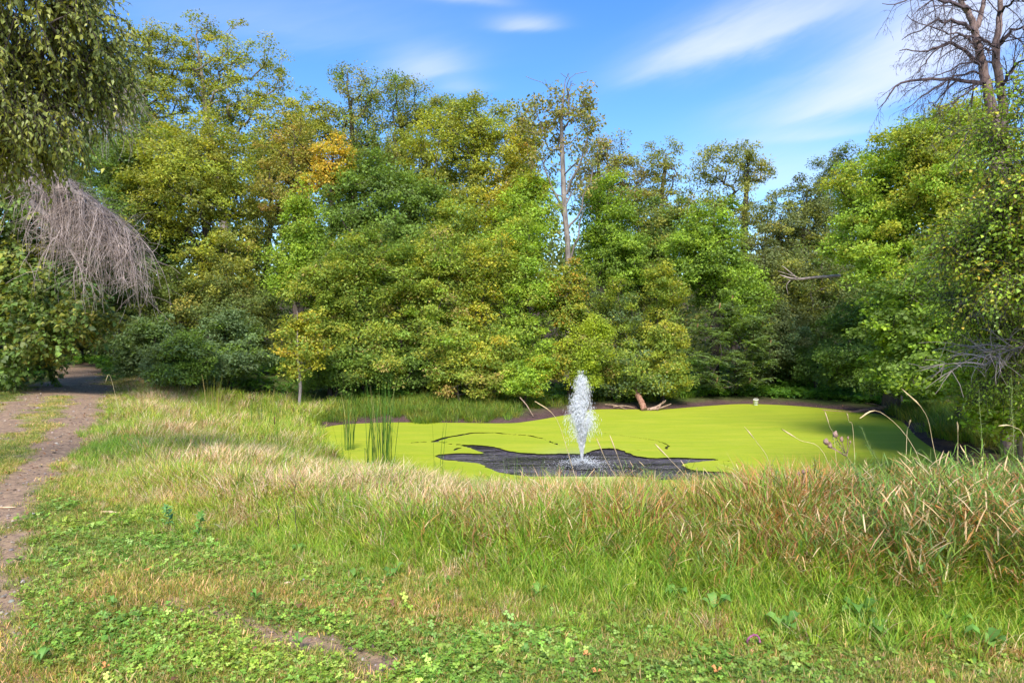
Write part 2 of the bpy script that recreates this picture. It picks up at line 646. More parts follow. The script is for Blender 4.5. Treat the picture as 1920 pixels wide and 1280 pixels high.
wsd = sdf(np.stack([wx_, wy_], 1), big)
wq = wq[(wsd[wq] < 0.6).all(1)]
wu, wv = np.unique(wq, return_inverse=True)
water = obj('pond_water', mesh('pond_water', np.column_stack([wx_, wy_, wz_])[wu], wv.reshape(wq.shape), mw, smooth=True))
tag(water, kind='structure')

step = 0.05
dx = np.arange(-6.6, 14.6, step)
dy = np.arange(10.0, 28.2, step)
DX, DY = np.meshgrid(dx, dy)
x, y = DX.ravel(), DY.ravel()
P = np.stack([x, y], 1)
sd_p = sdf(P, big)
open_px = [(816, 855), (860, 849.5), (905, 851), (902, 846), (876, 834), (925, 838), (960, 846), (1000, 850), (1060, 851), (1100, 851),
           (1116, 843), (1135, 839.5), (1155, 841), (1178, 850), (1210, 857), (1262, 857.5), (1300, 859), (1345, 861.5), (1290, 867),
           (1278, 874), (1310, 882), (1370, 886), (1402, 893), (1380, 897), (1250, 900), (1180, 893), (1060, 893), (960, 890), (905, 872), (868, 864), (832, 861)]
OPEN = catmull([wp(*q) for q in open_px], 3)
wob = 0.09 * fbm(x, y, 1.6, 51, 4) + 0.09 * fbm(x * .4, y, 5.0, 55, 3)
so = sdf(P, OPEN) + wob
mask = 1 - sstep(so, -0.06, 0.11)          # 1 = open water


def wline(pts, w0, w1, amp):
    c_ = catmull([wp(*q) for q in pts], 4, closed=False)
    return amp * chain(np.stack([x + 0.10 * fbm(x, y, 2.0, 61, 3), y + 0.18 * fbm(x, y, 1.4, 63, 3)], 1), c_, w0, w1)


brk = fbm(x, y, 7.0, 71, 3)
l1 = wline([(812, 830), (835, 820), (862, 815), (900, 812), (950, 813), (1000, 817), (1035, 829), (1055, 838)], 0.09, 0.03, 0.85)
l2 = wline([(1120, 811), (1180, 818), (1225, 825), (1257, 834), (1250, 842)], 0.035, 0.05, 0.6)
l3 = wline([(770, 832), (810, 829), (850, 832), (885, 837)], 0.12, 0.12, 0.8) * (brk > 0.0)
l4 = wline([(1330, 861), (1380, 866), (1392, 873), (1350, 880)], 0.05, 0.02, 0.6) * (brk > 0.0)
l5 = wline([(1180, 846), (1240, 842), (1300, 850)], 0.03, 0.02, 0.45)
l6 = wline([(845, 846), (870, 838), (900, 842)], 0.08, 0.05, 0.7) * (brk > 0.05)
ln = np.maximum.reduce([l1 * (0.55 + 0.5 * (brk > -0.15)), l2, l3, l4, l5, l6])
mask = np.maximum(mask, ln)
spark = (fbm(x, y, 9.0, 81, 2) > 0.62) * 0.35 * sstep(fbm(x, y, .5, 83, 2), -.1, .3)
mask = np.maximum(mask, spark)
# pale foamy weed around the fountain
FX, FY = wp(1091, 874)
foam = np.exp(-(((x - FX) / 0.75) ** 2 + ((y - FY) / 1.6) ** 2))
keep_v = sd_p < 0.05
idx = np.arange(len(x)).reshape(len(dy), len(dx))
q4 = np.stack([idx[:-1, :-1], idx[:-1, 1:], idx[1:, 1:], idx[1:, :-1]], -1).reshape(-1, 4)
q4 = q4[keep_v[q4].all(1)]
used, inv = np.unique(q4, return_inverse=True)
q4 = inv.reshape(q4.shape)
dcol = np.stack([mask, foam, 0 * mask], 1)[used]
mdw, N = mat_new('duckweed')
a = N.n('ShaderNodeAttribute', attribute_name='col')
sp_ = N.n('ShaderNodeSeparateColor')
N.l(a.outputs['Color'], sp_.inputs[0])
t = N.n('ShaderNodeTexCoord')
mp = N.n('ShaderNodeMapping')
mp.inputs['Scale'].default_value = (0.35, 1.6, 1)
N.l(t.outputs['Object'], mp.inputs[0])
fs = N.noise(mp.outputs[0], 2.2, 6, 0.6, 0.8)
fg = N.noise(t.outputs['Object'], 120, 2, 0.7)
fm = N.noise(t.outputs['Object'], 9, 6, 0.7)
c = N.mix(N.ramp(fs, 0.3, 0.7), (0.28, 0.33, 0.010, 1), (0.37, 0.37, 0.028, 1))
c = N.mix(N.m('MULTIPLY', N.ramp(fg, 0.4, 0.6), 0.22), c, (0.20, 0.34, 0.01, 1))
fw = N.noise(mp.outputs[0], .6, 4, 0.6, 1.0)
c = N.mix(N.m('MULTIPLY', N.ramp(fw, 0.40, 0.62), 0.40), c, (0.22, 0.30, 0.014, 1))
c = N.mix(N.m('MULTIPLY', N.ramp(fm, 0.50, 0.68), 0.45), c, (0.21, 0.27, 0.02, 1))
fd = N.noise(t.outputs['Object'], 22, 3, 0.7)
c = N.mix(N.m('MULTIPLY', N.ramp(fd, 0.68, 0.74), 0.7), c, (0.20, 0.16, 0.05, 1))
c = N.mix(N.m('MULTIPLY', sp_.outputs[1], 0.45), c, (0.62, 0.66, 0.45, 1))
p = N.n('ShaderNodeBsdfPrincipled')
N.l(c, p.inputs['Base Color'])
p.inputs['Roughness'].default_value = 0.75
p.inputs['Specular IOR Level'].default_value = 0.25
bmp = N.n('ShaderNodeBump')
bmp.inputs['Strength'].default_value = 0.35
bmp.inputs['Distance'].default_value = 0.006
N.l(fg, bmp.inputs['Height'])
N.l(bmp.outputs[0], p.inputs['Normal'])
tr = N.n('ShaderNodeBsdfTransparent')
mx = N.n('ShaderNodeMixShader')
cover = N.m('ADD', sp_.outputs[0], N.m('MULTIPLY', N.m('SUBTRACT', fm, 0.5), 0.9))
N.l(N.ramp(cover, 0.42, 0.58), mx.inputs[0])
N.l(p.outputs[0], mx.inputs[1])
N.l(tr.outputs[0], mx.inputs[2])
o = N.n('ShaderNodeOutputMaterial')
N.l(mx.outputs[0], o.inputs[0])
dw = obj('duckweed', mesh('duckweed', np.column_stack([x, y, np.full(len(x), WZ + 0.005)])[used], q4, mdw, dcol))
tag(dw, 'bright lime green duckweed covering the pond around open dark water', 'duckweed', kind='stuff')


# ------------------------------------------------------------------ tubes
def tubes(paths, sides=4):
    """paths: list of (pts (k,3), radii (k,)) -> verts, quads"""
    V, Q = [], []
    off = 0
    ang = np.arange(sides) / sides * 2 * np.pi
    ca, sa = np.cos(ang), np.sin(ang)
    for pts, rad in paths:
        pts = np.asarray(pts, float)
        k = len(pts)
        if k < 2:
            continue
        tg = np.gradient(pts, axis=0)
        tg = norm(tg)
        ref = np.array([0.31, 0.17, 0.93]) if abs(tg[0][2]) < 0.8 else np.array([0.93, 0.31, 0.17])
        s_ = norm(np.cross(tg, ref))
        t_ = np.cross(tg, s_)
        rad = np.asarray(rad, float)
        ring = pts[:, None, :] + rad[:, None, None] * (s_[:, None, :] * ca[None, :, None] + t_[:, None, :] * sa[None, :, None])
        V.append(ring.reshape(-1, 3))
        a_ = (np.arange(k - 1)[:, None] * sides + np.arange(sides)[None, :])
        b_ = (np.arange(k - 1)[:, None] * sides + (np.arange(sides)[None, :] + 1) % sides)
        Q.append((np.stack([a_, b_, b_ + sides, a_ + sides], -1).reshape(-1, 4)) + off)
        off += k * sides
    return np.concatenate(V), np.concatenate(Q)


def bez(a, b, bow, n=4):
    a, b = np.asarray(a, float), np.asarray(b, float)
    t_ = np.linspace(0, 1, n + 1)[:, None]
    m_ = (a + b) / 2 + bow
    return (1 - t_) ** 2 * a + 2 * t_ * (1 - t_) * m_ + t_ ** 2 * b


# ------------------------------------------------------------------ leaves
def leaf_quads(C, Nn, D, L, Wd):
    """one kite per leaf: centre C, normal Nn, direction D, length L, width Wd"""
    S = norm(np.cross(Nn, D))
    D = norm(np.cross(S, Nn))
    L = L[:, None]
    Wd = Wd[:, None]
    v = np.stack([C - D * L * .5, C + S * Wd * .5 + D * L * .08, C + D * L * .5, C - S * Wd * .5 + D * L * .08], 1).reshape(-1, 3)
    f_ = np.arange(len(C) * 4).reshape(-1, 4)
    return v, f_


def leaf_tris(C, Nn, D, L, Wd):
    S = norm(np.cross(Nn, D))
    D = norm(np.cross(S, Nn))
    L = L[:, None]
    Wd = Wd[:, None]
    v = np.stack([C - D * L * .5 + S * Wd * .5, C + D * L * .5, C - D * L * .35 - S * Wd * .5], 1).reshape(-1, 3)
    return v, np.arange(len(C) * 3).reshape(-1, 3)


def leaf_folded(B, D, Nn, L, Wd, droop=0.25):
    """a leaf of 4 quads/tris: base B, direction D, folded along the midrib and drooping at the tip"""
    S = norm(np.cross(Nn, D))
    Nn = norm(np.cross(D, S))
    L = L[:, None]
    Wd = Wd[:, None]
    m1 = B + D * L * .45 - Nn * L * droop * .12
    tip = B + D * L - Nn * L * droop
    l_ = B + D * L * .38 + S * Wd * .5 + Nn * Wd * .12
    r_ = B + D * L * .38 - S * Wd * .5 + Nn * Wd * .12
    v = np.stack([B, l_, tip, m1, r_], 1).reshape(-1, 3)
    k = np.arange(len(B))[:, None] * 5
    f_ = np.concatenate([k + np.array([[0, 3, 2, 1]]), k + np.array([[0, 4, 2, 3]])])
    return v, f_


# palettes: real leaf colours (linear)
PAL = {
    'yellowgreen': [((0.29, 0.31, 0.020), 4), ((0.21, 0.27, 0.02), 4), ((0.38, 0.35, 0.03), 1.3), ((0.12, 0.19, 0.02), 2)],
    'yellow': [((0.40, 0.37, 0.025), 4), ((0.32, 0.33, 0.025), 4), ((0.48, 0.33, 0.03), 0.9), ((0.16, 0.20, 0.02), 2)],
    'olive': [((0.18, 0.20, 0.03), 4), ((0.24, 0.25, 0.03), 3), ((0.11, 0.15, 0.03), 3), ((0.32, 0.26, 0.05), .5)],
    'green': [((0.10, 0.20, 0.020), 4), ((0.14, 0.25, 0.025), 3), ((0.07, 0.14, 0.02), 3)],
    'bright': [((0.20, 0.34, 0.020), 4), ((0.26, 0.38, 0.02), 3), ((0.13, 0.24, 0.02), 3)],
    'lime': [((0.33, 0.40, 0.015), 4), ((0.26, 0.36, 0.02), 3), ((0.18, 0.27, 0.02), 1.5)],
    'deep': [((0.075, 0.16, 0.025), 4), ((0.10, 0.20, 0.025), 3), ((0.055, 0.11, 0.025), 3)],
    'mixed': [((0.17, 0.25, 0.025), 4), ((0.11, 0.19, 0.02), 3.5), ((0.31, 0.31, 0.03), 2), ((0.32, 0.24, 0.08), 0.5), ((0.24, 0.31, 0.025), 2)],
    'dark': [((0.075, 0.11, 0.04), 4), ((0.10, 0.14, 0.05), 3), ((0.16, 0.17, 0.06), 1)],
    'blue': [((0.09, 0.17, 0.075), 4), ((0.07, 0.13, 0.06), 3), ((0.13, 0.22, 0.08), 2)],
    'brown': [((0.17, 0.15, 0.05), 4), ((0.25, 0.19, 0.06), 3), ((0.12, 0.12, 0.04), 3), ((0.36, 0.22, 0.06), 1)],
    'orange': [((0.50, 0.33, 0.03), 4), ((0.50, 0.38, 0.03), 4), ((0.30, 0.29, 0.03), 3), ((0.48, 0.22, 0.04), .6)],
    'rust': [((0.30, 0.24, 0.05), 4), ((0.22, 0.23, 0.03), 4), ((0.38, 0.24, 0.07), 1.5)],
    'autumn': [((0.22, 0.27, 0.025), 4), ((0.40, 0.33, 0.03), 3), ((0.46, 0.26, 0.04), 1.1), ((0.13, 0.20, 0.02), 3)],
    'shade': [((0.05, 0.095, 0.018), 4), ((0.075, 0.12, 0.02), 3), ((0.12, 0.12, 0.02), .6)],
    'willow': [((0.18, 0.22, 0.045), 4), ((0.13, 0.17, 0.04), 3), ((0.26, 0.27, 0.05), 2)],
}


def pick(pal, n, r, group=None):
    """colours for n leaves; leaves of one clump keep close together"""
    P_ = PAL[pal]
    c_ = np.array([q[0] for q in P_])
    w_ = np.array([q[1] for q in P_], float)
    w_ /= w_.sum()
    ng = group.max() + 1 if group is not None else 1
    gi = r.choice(len(c_), ng, p=w_)
    li = r.choice(len(c_), n, p=w_)
    if group is not None:
        use = r.random(n) < 0.6
        li = np.where(use, gi[group], li)
        gb = 0.85 + 0.3 * r.random(ng)
        b = gb[group]
    else:
        b = 1.0
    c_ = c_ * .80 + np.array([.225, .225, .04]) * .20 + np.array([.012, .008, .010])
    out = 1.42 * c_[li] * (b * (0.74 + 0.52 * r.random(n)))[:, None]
    return out


# ------------------------------------------------------------------ trees
def clump_points(lobes, n, r, shell=0.55):
    """clump centres spread through ellipsoid lobes (cx,cy,cz,rx,ry,rz)"""
    vol = np.array([(l[3] * l[4] * l[5]) ** 0.7 for l in lobes])
    which = r.choice(len(lobes), n, p=vol / vol.sum())
    d = norm(r.normal(size=(n, 3)))
    rad = np.where(r.random(n) < shell, 0.78 + 0.36 * r.random(n) ** 1.5, r.random(n) ** (1 / 2.2) * 0.85)
    L_ = np.array(lobes)[which]
    wob = 1 + 0.16 * np.sin(d[:, 0] * 5 + which) * np.cos(d[:, 2] * 6 + 2 * which)
    return L_[:, :3] + d * L_[:, 3:] * (rad * wob)[:, None]


def skeleton(base, trunk_pts, clumps, r, rt, minr=0.012, bow=0.25):
    """branches grown from the trunk to every clump; radii follow the number of clumps carried"""
    nodes = [np.array(q, float) for q in trunk_pts]
    par = [-1] + list(range(len(nodes) - 1))
    nt = len(nodes)
    axis_xy = np.array(trunk_pts)
    order = np.argsort(np.linalg.norm(clumps[:, :2] - axis_xy[-1][:2], axis=1) + 0.3 * np.abs(clumps[:, 2] - axis_xy[nt // 2][2]))
    chains = []
    load = {}
    arr = np.array(nodes)
    first = True
    cap = 4000
    A = np.zeros((cap, 3))
    A[:nt] = arr
    cnt = nt
    parent = np.full(cap, -1)
    parent[:nt] = par
    w = np.zeros(cap)
    segs = []
    for ci in order:
        c_ = clumps[ci]
        d = A[:cnt] - c_
        dist = np.linalg.norm(d, axis=1)
        pen = np.where(d[:, 2] > -0.15 * dist, 2.5 * np.maximum(d[:, 2] + 0.15 * dist, 0), 0)
        j = int(np.argmin(dist + pen + (np.arange(cnt) < 1) * 50))
        a_ = A[j]
        dd = c_ - a_
        ln_ = np.linalg.norm(dd)
        b_ = np.array([0, 0, -bow * ln_ * 0.5]) + r.normal(size=3) * 0.09 * ln_
        if ln_ > 1.2:
            b_[2] = abs(b_[2]) * (0.4 if dd[2] > 0 else -0.6)
        pts = bez(a_, c_, b_, 3)
        ids = [j]
        for q in pts[1:]:
            if cnt >= cap:
                break
            A[cnt] = q
            parent[cnt] = ids[-1]
            ids.append(cnt)
            cnt += 1
        segs.append(ids)
        k = ids[-1]
        while k >= 0:
            w[k] += 1
            k = parent[k]
    tot = max(w[0], 1)
    R = np.maximum(rt * (w / tot) ** 0.55, minr)
    R[:nt] = np.maximum(R[:nt], rt * np.linspace(1, 0.12, nt))
    R[0] *= 1.25
    paths = [(A[:nt], R[:nt])]
    limbs = []
    for ids in segs:
        rr = R[ids].copy()
        rr[0] = min(rr[0], rr[1] * 1.15)
        limbs.append((A[ids], rr))
    return paths, limbs


n_tris = [0]


def finish_tree(t_, base, tv, tq, lv, lq, cv, cf, ccol, mbark, mleaf, mlimb=None):
    b = np.array(base)
    o1 = obj('trunk', mesh('trunk', tv - b, tq, mbark, smooth=True), t_)
    if lv is not None:
        obj('branches', mesh('branches', lv - b, lq, mlimb or mbark, smooth=True), t_)['kind'] = 'stuff'
    if cv is not None:
        obj('crown', mesh('crown', cv - b, cf, mleaf, ccol), t_)
        n_tris[0] += sum(len(q) * (q.shape[1] - 2) for q in (cf if isinstance(cf, list) else [cf]))
    n_tris[0] += len(tq) * 2 + (len(lq) * 2 if lq is not None else 0)


def tree(name, label, cat, lobes, base=None, pal='green', pal2=None, p2=0.0, ncl=140, per=80, leaf=0.15, cr=0.55, flat=0.55, rt=0.16,
         seed=1, bark=None, shell=0.6, up=0.7, group=None, lean=(0, 0), limbs=True, stemtop=0.92, aspect=0.72, bare=0.0):
    """lobes in picture directions: (px, py, Y, half width px, half height px[, depth m])"""
    r = np.random.default_rng(seed)
    fine = lobes[0][2] > 21.5
    if fine:
        per = int(per * 1.8)
        leaf = leaf * .76
    LB = []
    for l in lobes:
        Y = l[2]
        c_ = at(l[0], l[1], Y)
        rx = l[3] / F * Y * 1.07
        rz = l[4] / F * Y * 1.03
        ry = l[5] if len(l) > 5 else min(rx, 3.2)
        LB.append((*c_, rx, ry, rz))
    LB = np.array(LB)
    if base is None:
        m_ = LB[:, :3].mean(0)
        base = (m_[0] + lean[0], m_[1] + lean[1] + 0.2)
    bz = float(ground_z(np.array([base[0]]), np.array([base[1]]))[0]) - 0.08
    B = np.array([base[0], base[1], bz])
    top = (LB[:, 2] + LB[:, 5]).max()
    topi = int(np.argmax(LB[:, 2] + LB[:, 5] * .9))
    tp = np.array([LB[topi, 0], LB[topi, 1], bz + (top - bz) * stemtop])
    cl_ = clump_points([tuple(q) for q in LB], ncl, r, shell)
    cl_ = cl_[cl_[:, 2] > bz + 0.12]
    K = 9
    tt = np.linspace(0, 1, K)[:, None]
    wander = np.cumsum(r.normal(size=(K, 3)) * [0.07, 0.07, 0], axis=0) * (top - bz) / 10
    wander -= wander[0]
    trunk = B + (tp - B) * tt + wander * np.minimum(tt * 2, 1)
    trunk[:, :2] = B[:2] + (tp - B)[:2] * (tt ** 1.3) + wander[:, :2]
    th = thing(name, label, cat, tuple(B), group)
    paths, lm = skeleton(B, trunk, cl_, r, rt)
    tv, tq = tubes(paths, 8)
    lv = lq = None
    if limbs:
        lv, lq = tubes(lm, 4)
    # leaves
    n = len(cl_) * per
    gi = np.repeat(np.arange(len(cl_)), per)
    keepc = r.random(len(cl_)) >= bare
    d = norm(r.normal(size=(n, 3)))
    rad = r.random(n) ** 0.45
    crs = cr * (0.6 + 0.75 * r.random(len(cl_)))
    off = d * rad[:, None] * crs[gi][:, None]
    off[:, 2] *= flat
    # sprays hang a little towards their rim
    off[:, 2] -= 0.22 * np.hypot(off[:, 0], off[:, 1]) ** 1.5
    C = cl_[gi] + off
    outw = C - LB[:, :3].mean(0)
    nn = norm(norm(outw) * 0.35 + np.array([0, 0, up]) + r.normal(size=(n, 3)) * 0.55)
    dd = norm(off + r.normal(size=(n, 3)) * 0.25 * crs[gi][:, None])
    L_ = leaf * (0.65 + 0.7 * r.random(n))
    k = keepc[gi] & (C[:, 2] > bz + 0.02)
    colr = pick(pal, n, r, gi)
    if pal2:
        c2 = pick(pal2, n, r, gi)
        m2 = r.random(len(cl_)) < p2
        mm = m2[gi] & (r.random(n) < 0.85)
        colr = np.where(mm[:, None], c2, colr)
    cv, cf = (leaf_tris if fine else leaf_quads)(C[k], nn[k], dd[k], L_[k], L_[k] * aspect * (0.8 + .4 * r.random(k.sum())))
    finish_tree(th, B, tv, tq, lv, lq, cv, cf, colr[k], bark or M_bark, M_leaf)
    return th

# ------------------------------------------------------------------ the trees, back row first
T = tree
# tall thin-crowned trees against the sky
T('tall_tree', 'tallest thin-crowned tree behind the left wood, its top a loose row of yellow-green tufts', 'tree',
  [(270, 110, 42, 62, 75), (225, 170, 42, 40, 60), (330, 130, 42, 48, 80), (290, 215, 42, 70, 60)], pal='olive', pal2='yellowgreen', p2=.6,
  ncl=230, per=62, leaf=.17, cr=.62, rt=.26, seed=11, shell=.5)
T('tall_tree', 'tall open tree with several pale stems, second sky-high crown from the left', 'tree',
  [(395, 110, 43, 45, 85), (470, 120, 43, 50, 85), (430, 210, 43, 75, 60), (505, 150, 43, 22, 55)], pal='olive', pal2='yellowgreen', p2=.7,
  ncl=170, per=60, leaf=.17, cr=.62, rt=.26, seed=12, shell=.5, bark=M_bark_grey)
T('dark_tree', 'dense dark green tree at the upper left, behind the dead drooping twigs', 'tree',
  [(225, 230, 36, 62, 70), (190, 330, 36, 70, 90), (245, 300, 35, 45, 60)], pal='deep', ncl=190, per=80, leaf=.17, cr=.7, rt=.25, seed=13)
T('yellow_green_tree', 'soft yellow-green tree filling the dip right of the two tallest crowns', 'tree',
  [(560, 245, 40, 60, 65), (520, 300, 40, 60, 80), (600, 240, 40, 40, 50)], pal='yellowgreen', pal2='olive', p2=.4, ncl=170, per=75, leaf=.17, cr=.68, rt=.22, seed=14)
T('whippy_tree', 'grey-green tree with upright whippy shoots, highest point left of centre', 'tree',
  [(660, 190, 41, 45, 62), (720, 185, 41, 45, 55), (690, 280, 41, 80, 70), (640, 140, 41, 16, 22)], pal='olive', pal2='green', p2=.35,
  ncl=210, per=62, leaf=.15, cr=.55, rt=.24, seed=15, shell=.5, flat=.9)
T('whippy_tree', 'grey-green tree with thin upright shoots and a dark forked trunk near the centre', 'tree',
  [(790, 210, 42, 50, 52), (840, 220, 42, 42, 45), (780, 300, 42, 75, 60), (750, 160, 42, 16, 18)], pal='olive', pal2='green', p2=.3,
  ncl=200, per=60, leaf=.15, cr=.55, rt=.24, seed=16, shell=.5, flat=.9)
T('yellow_green_tree', 'broad yellow-green tree, its rounded top touching the sky left of the half-bare tree', 'tree',
  [(860, 270, 36, 85, 85), (900, 240, 37, 60, 60), (930, 330, 36, 60, 80), (800, 340, 36, 80, 60), (900, 400, 35, 70, 60)], pal='yellowgreen', pal2='olive', p2=.25,
  ncl=330, per=85, leaf=.16, cr=.7, rt=.30, seed=17)
T('autumn_tree', 'yellow tree with orange patches leaning beside the half-bare tree', 'tree',
  [(970, 330, 34, 42, 75), (985, 260, 36, 30, 40), (950, 400, 34, 40, 60)], pal='yellow', pal2='autumn', p2=.45, ncl=150, per=75, leaf=.16, cr=.6, rt=.18, seed=18)

# backdrop trees seen in gaps
T('olive_tree', 'brownish open tree whose crown spreads right of the half-bare tree', 'tree',
  [(1130, 300, 40, 55, 45), (1170, 350, 40, 60, 50), (1110, 360, 40, 50, 50)], pal='brown', pal2='olive', p2=.5, ncl=150, per=60, leaf=.16, cr=.6, rt=.2, seed=20, shell=.5)
T('open_tree', 'thin open tree with a straight grey stem, just right of centre on the skyline', 'tree',
  [(1225, 300, 40, 40, 38), (1255, 300, 40, 25, 45), (1230, 375, 40, 60, 55), (1185, 390, 40, 30, 30)], pal='olive', pal2='yellowgreen', p2=.2, ncl=105, per=48, leaf=.15, cr=.6, rt=.18, seed=21, shell=.5, bark=M_bark_grey)
T('open_tree', 'airy olive tree with arching limbs, highest crown between the centre and the dark evergreen', 'tree',
  [(1340, 315, 38, 55, 45), (1400, 305, 38, 45, 38), (1435, 320, 38, 22, 25), (1350, 390, 38, 70, 50)], pal='olive', ncl=150, per=56, leaf=.15, cr=.58, rt=.2, seed=22, shell=.45)
T('dark_tree', 'low dark tree with bare snags on top, below the skyline dip right of centre', 'tree',
  [(1480, 400, 36, 70, 50), (1510, 370, 36, 40, 40), (1440, 450, 36, 70, 60), (1500, 480, 36, 70, 60)], pal='dark', pal2='olive', p2=.35, ncl=230, per=75, leaf=.15, cr=.6, rt=.24, seed=23)
T('evergreen_tree', 'dark grey-green evergreen with knobbly top, standing against the sky', 'tree',
  [(1580, 300, 39, 24, 28), (1548, 320, 39, 22, 26), (1600, 330, 39, 30, 35), (1565, 380, 39, 45, 50), (1560, 460, 38, 60, 60)], pal='dark', pal2='blue', p2=.3,
  ncl=200, per=80, leaf=.14, cr=.45, rt=.22, seed=24, flat=.9)

# middle wood
T('yellow_tree', 'large yellow-green tree with a few orange sprays, in the left wood', 'tree',
  [(340, 300, 33, 95, 80), (400, 280, 33, 65, 60), (300, 390, 33, 75, 80), (400, 400, 32, 80, 90), (420, 490, 31, 60, 50), (350, 330, 31, 80, 70)],
  pal='yellowgreen', pal2='olive', p2=.45, ncl=400, per=85, leaf=.16, cr=.68, rt=.28, seed=30)
T('olive_tree', 'muted olive tree glimpsed in the gap right of the large yellow tree', 'tree',
  [(480, 380, 38, 55, 90), (500, 300, 39, 45, 60), (470, 480, 37, 55, 60)], pal='olive', pal2='green', p2=.4, ncl=190, per=62, leaf=.16, cr=.65, rt=.2, seed=29)
T('dark_tree', 'deep green tree between the dead twigs and the large yellow tree', 'tree',
  [(250, 400, 33, 70, 100), (220, 300, 33, 50, 60), (270, 500, 33, 75, 60)], pal='deep', pal2='blue', p2=.3, ncl=260, per=80, leaf=.16, cr=.65, rt=.24, seed=31)
T('autumn_tree', 'brown and orange half-bare tree beside the large yellow tree', 'tree',
  [(550, 270, 34, 55, 50), (530, 350, 34, 60, 60), (590, 330, 34, 40, 60)], pal='rust', pal2='olive', p2=.4, ncl=150, per=60, leaf=.15, cr=.6, rt=.18, seed=32, bare=.12)
T('autumn_tree', 'bright orange-yellow small crown glowing left of centre', 'tree',
  [(625, 300, 33, 32, 42), (595, 345, 33, 25, 18), (635, 350, 33, 28, 35)], pal='orange', pal2='autumn', p2=.4, ncl=85, per=62, leaf=.15, cr=.5, rt=.12, seed=33)
T('maple_tree', 'rich green maple, darkest full crown left of centre', 'tree',
  [(720, 380, 33, 85, 70), (690, 330, 33, 45, 50), (780, 400, 33, 60, 60), (740, 470, 32, 90, 60), (650, 430, 32, 50, 60)], pal='green', pal2='deep', p2=.5,
  ncl=380, per=85, leaf=.17, cr=.7, rt=.26, seed=34)
T('green_tree', 'bright green tree with a rounded shoulder, left of the half-bare trunk', 'tree',
  [(985, 410, 30, 50, 65), (960, 480, 30, 60, 60), (1000, 350, 31, 30, 30)], pal='bright', pal2='yellowgreen', p2=.35, ncl=210, per=80, leaf=.14, cr=.55, rt=.2, seed=35)
T('green_tree', 'olive-green tree filling the middle of the wood below the broad yellow-green one', 'tree',
  [(870, 420, 32, 70, 50), (830, 470, 31, 80, 50), (900, 500, 31, 70, 50)], pal='yellowgreen', pal2='green', p2=.5, ncl=240, per=80, leaf=.15, cr=.6, rt=.2, seed=36)
T('ash_tree', 'pale green young ash with a narrow pointed crown', 'tree',
  [(565, 420, 28, 35, 62), (560, 370, 28, 18, 25), (550, 500, 28, 50, 60), (590, 480, 28, 35, 50)], pal='bright', pal2='mixed', p2=.3, ncl=190, per=80, leaf=.12, cr=.5, rt=.13, seed=37, flat=.8)
T('maple_tree', 'yellow-green maple right of the half-bare trunk', 'tree',
  [(1140, 400, 34, 50, 70), (1130, 470, 34, 55, 60), (1170, 500, 33, 50, 60)], pal='bright', pal2='green', p2=.5, ncl=240, per=80, leaf=.15, cr=.6, rt=.2, seed=38)
T('maple_tree', 'shaded deep green maple behind the bushes right of the fountain', 'tree',
  [(1210, 440, 35, 60, 60), (1210, 520, 35, 60, 60), (1260, 420, 36, 40, 50)], pal='deep', pal2='olive', p2=.4, ncl=230, per=80, leaf=.16, cr=.65, rt=.22, seed=39)
T('maple_tree', 'bright green maple with a rounded top, centre right of the wood', 'tree',
  [(1335, 440, 30, 55, 60), (1300, 470, 30, 50, 55), (1350, 520, 30, 60, 60), (1390, 560, 30, 50, 50)], pal='bright', pal2='green', p2=.45, ncl=300, per=80, leaf=.14, cr=.58, rt=.2, seed=40)
T('dark_tree', 'dusky olive tree with long twisted limbs in the shadowed gap', 'tree',
  [(1440, 520, 32, 60, 60), (1420, 600, 31, 55, 55), (1480, 560, 33, 60, 70)], pal='dark', pal2='olive', p2=.45, ncl=230, per=75, leaf=.14, cr=.55, rt=.22, seed=41)
T('dark_tree', 'blue-green tree deep in the shaded hollow at centre right', 'tree',
  [(1550, 540, 34, 60, 80), (1580, 620, 33, 60, 60), (1520, 640, 32, 60, 50)], pal='dark', pal2='deep', p2=.5, ncl=240, per=75, leaf=.15, cr=.6, rt=.22, seed=42)
T('maple_tree', 'large bright green maple rising on the right of the pond', 'tree',
  [(1650, 350, 25, 80, 70), (1700, 300, 25, 70, 60), (1640, 440, 24, 75, 70), (1720, 400, 24, 100, 90), (1680, 500, 23, 85, 55)],
  pal='bright', pal2='yellowgreen', p2=.3, ncl=430, per=88, leaf=.125, cr=.55, rt=.28, seed=43)
T('maple_tree', 'yellow-green maple just behind the dead forked trunk', 'tree',
  [(1780, 250, 23, 75, 50), (1740, 280, 23, 60, 50), (1830, 240, 23, 50, 55), (1800, 340, 22, 80, 70)], pal='yellowgreen', pal2='bright', p2=.45,
  ncl=330, per=80, leaf=.115, cr=.5, rt=.22, seed=44)

# front of the wood, along the far bank
T('sapling', 'small yellowing sapling with a thin straight stem, front left of the wood', 'tree',
  [(562, 640, 23, 38, 36), (560, 600, 23, 25, 22), (590, 660, 23, 25, 28), (555, 690, 23, 22, 20)], base=(at(561, 700, 22.6)[0], 22.6), pal='yellow', pal2='mixed', p2=.5,
  ncl=85, per=55, leaf=.11, cr=.38, rt=.05, seed=50, stemtop=.97, bark=M_bark_grey)
T('sapling', 'mixed green and gold sapling right of the ash', 'tree',
  [(610, 540, 25, 45, 60), (600, 620, 25, 45, 50), (640, 600, 25, 35, 50)], pal='mixed', ncl=150, per=75, leaf=.12, cr=.45, rt=.09, seed=51)
T('sapling', 'green sapling with golden tips, left of the dark gap', 'tree',
  [(680, 490, 26, 45, 60), (670, 580, 26, 50, 60), (690, 660, 25, 45, 45)], pal='mixed', pal2='green', p2=.4, ncl=190, per=75, leaf=.12, cr=.48, rt=.10, seed=52)
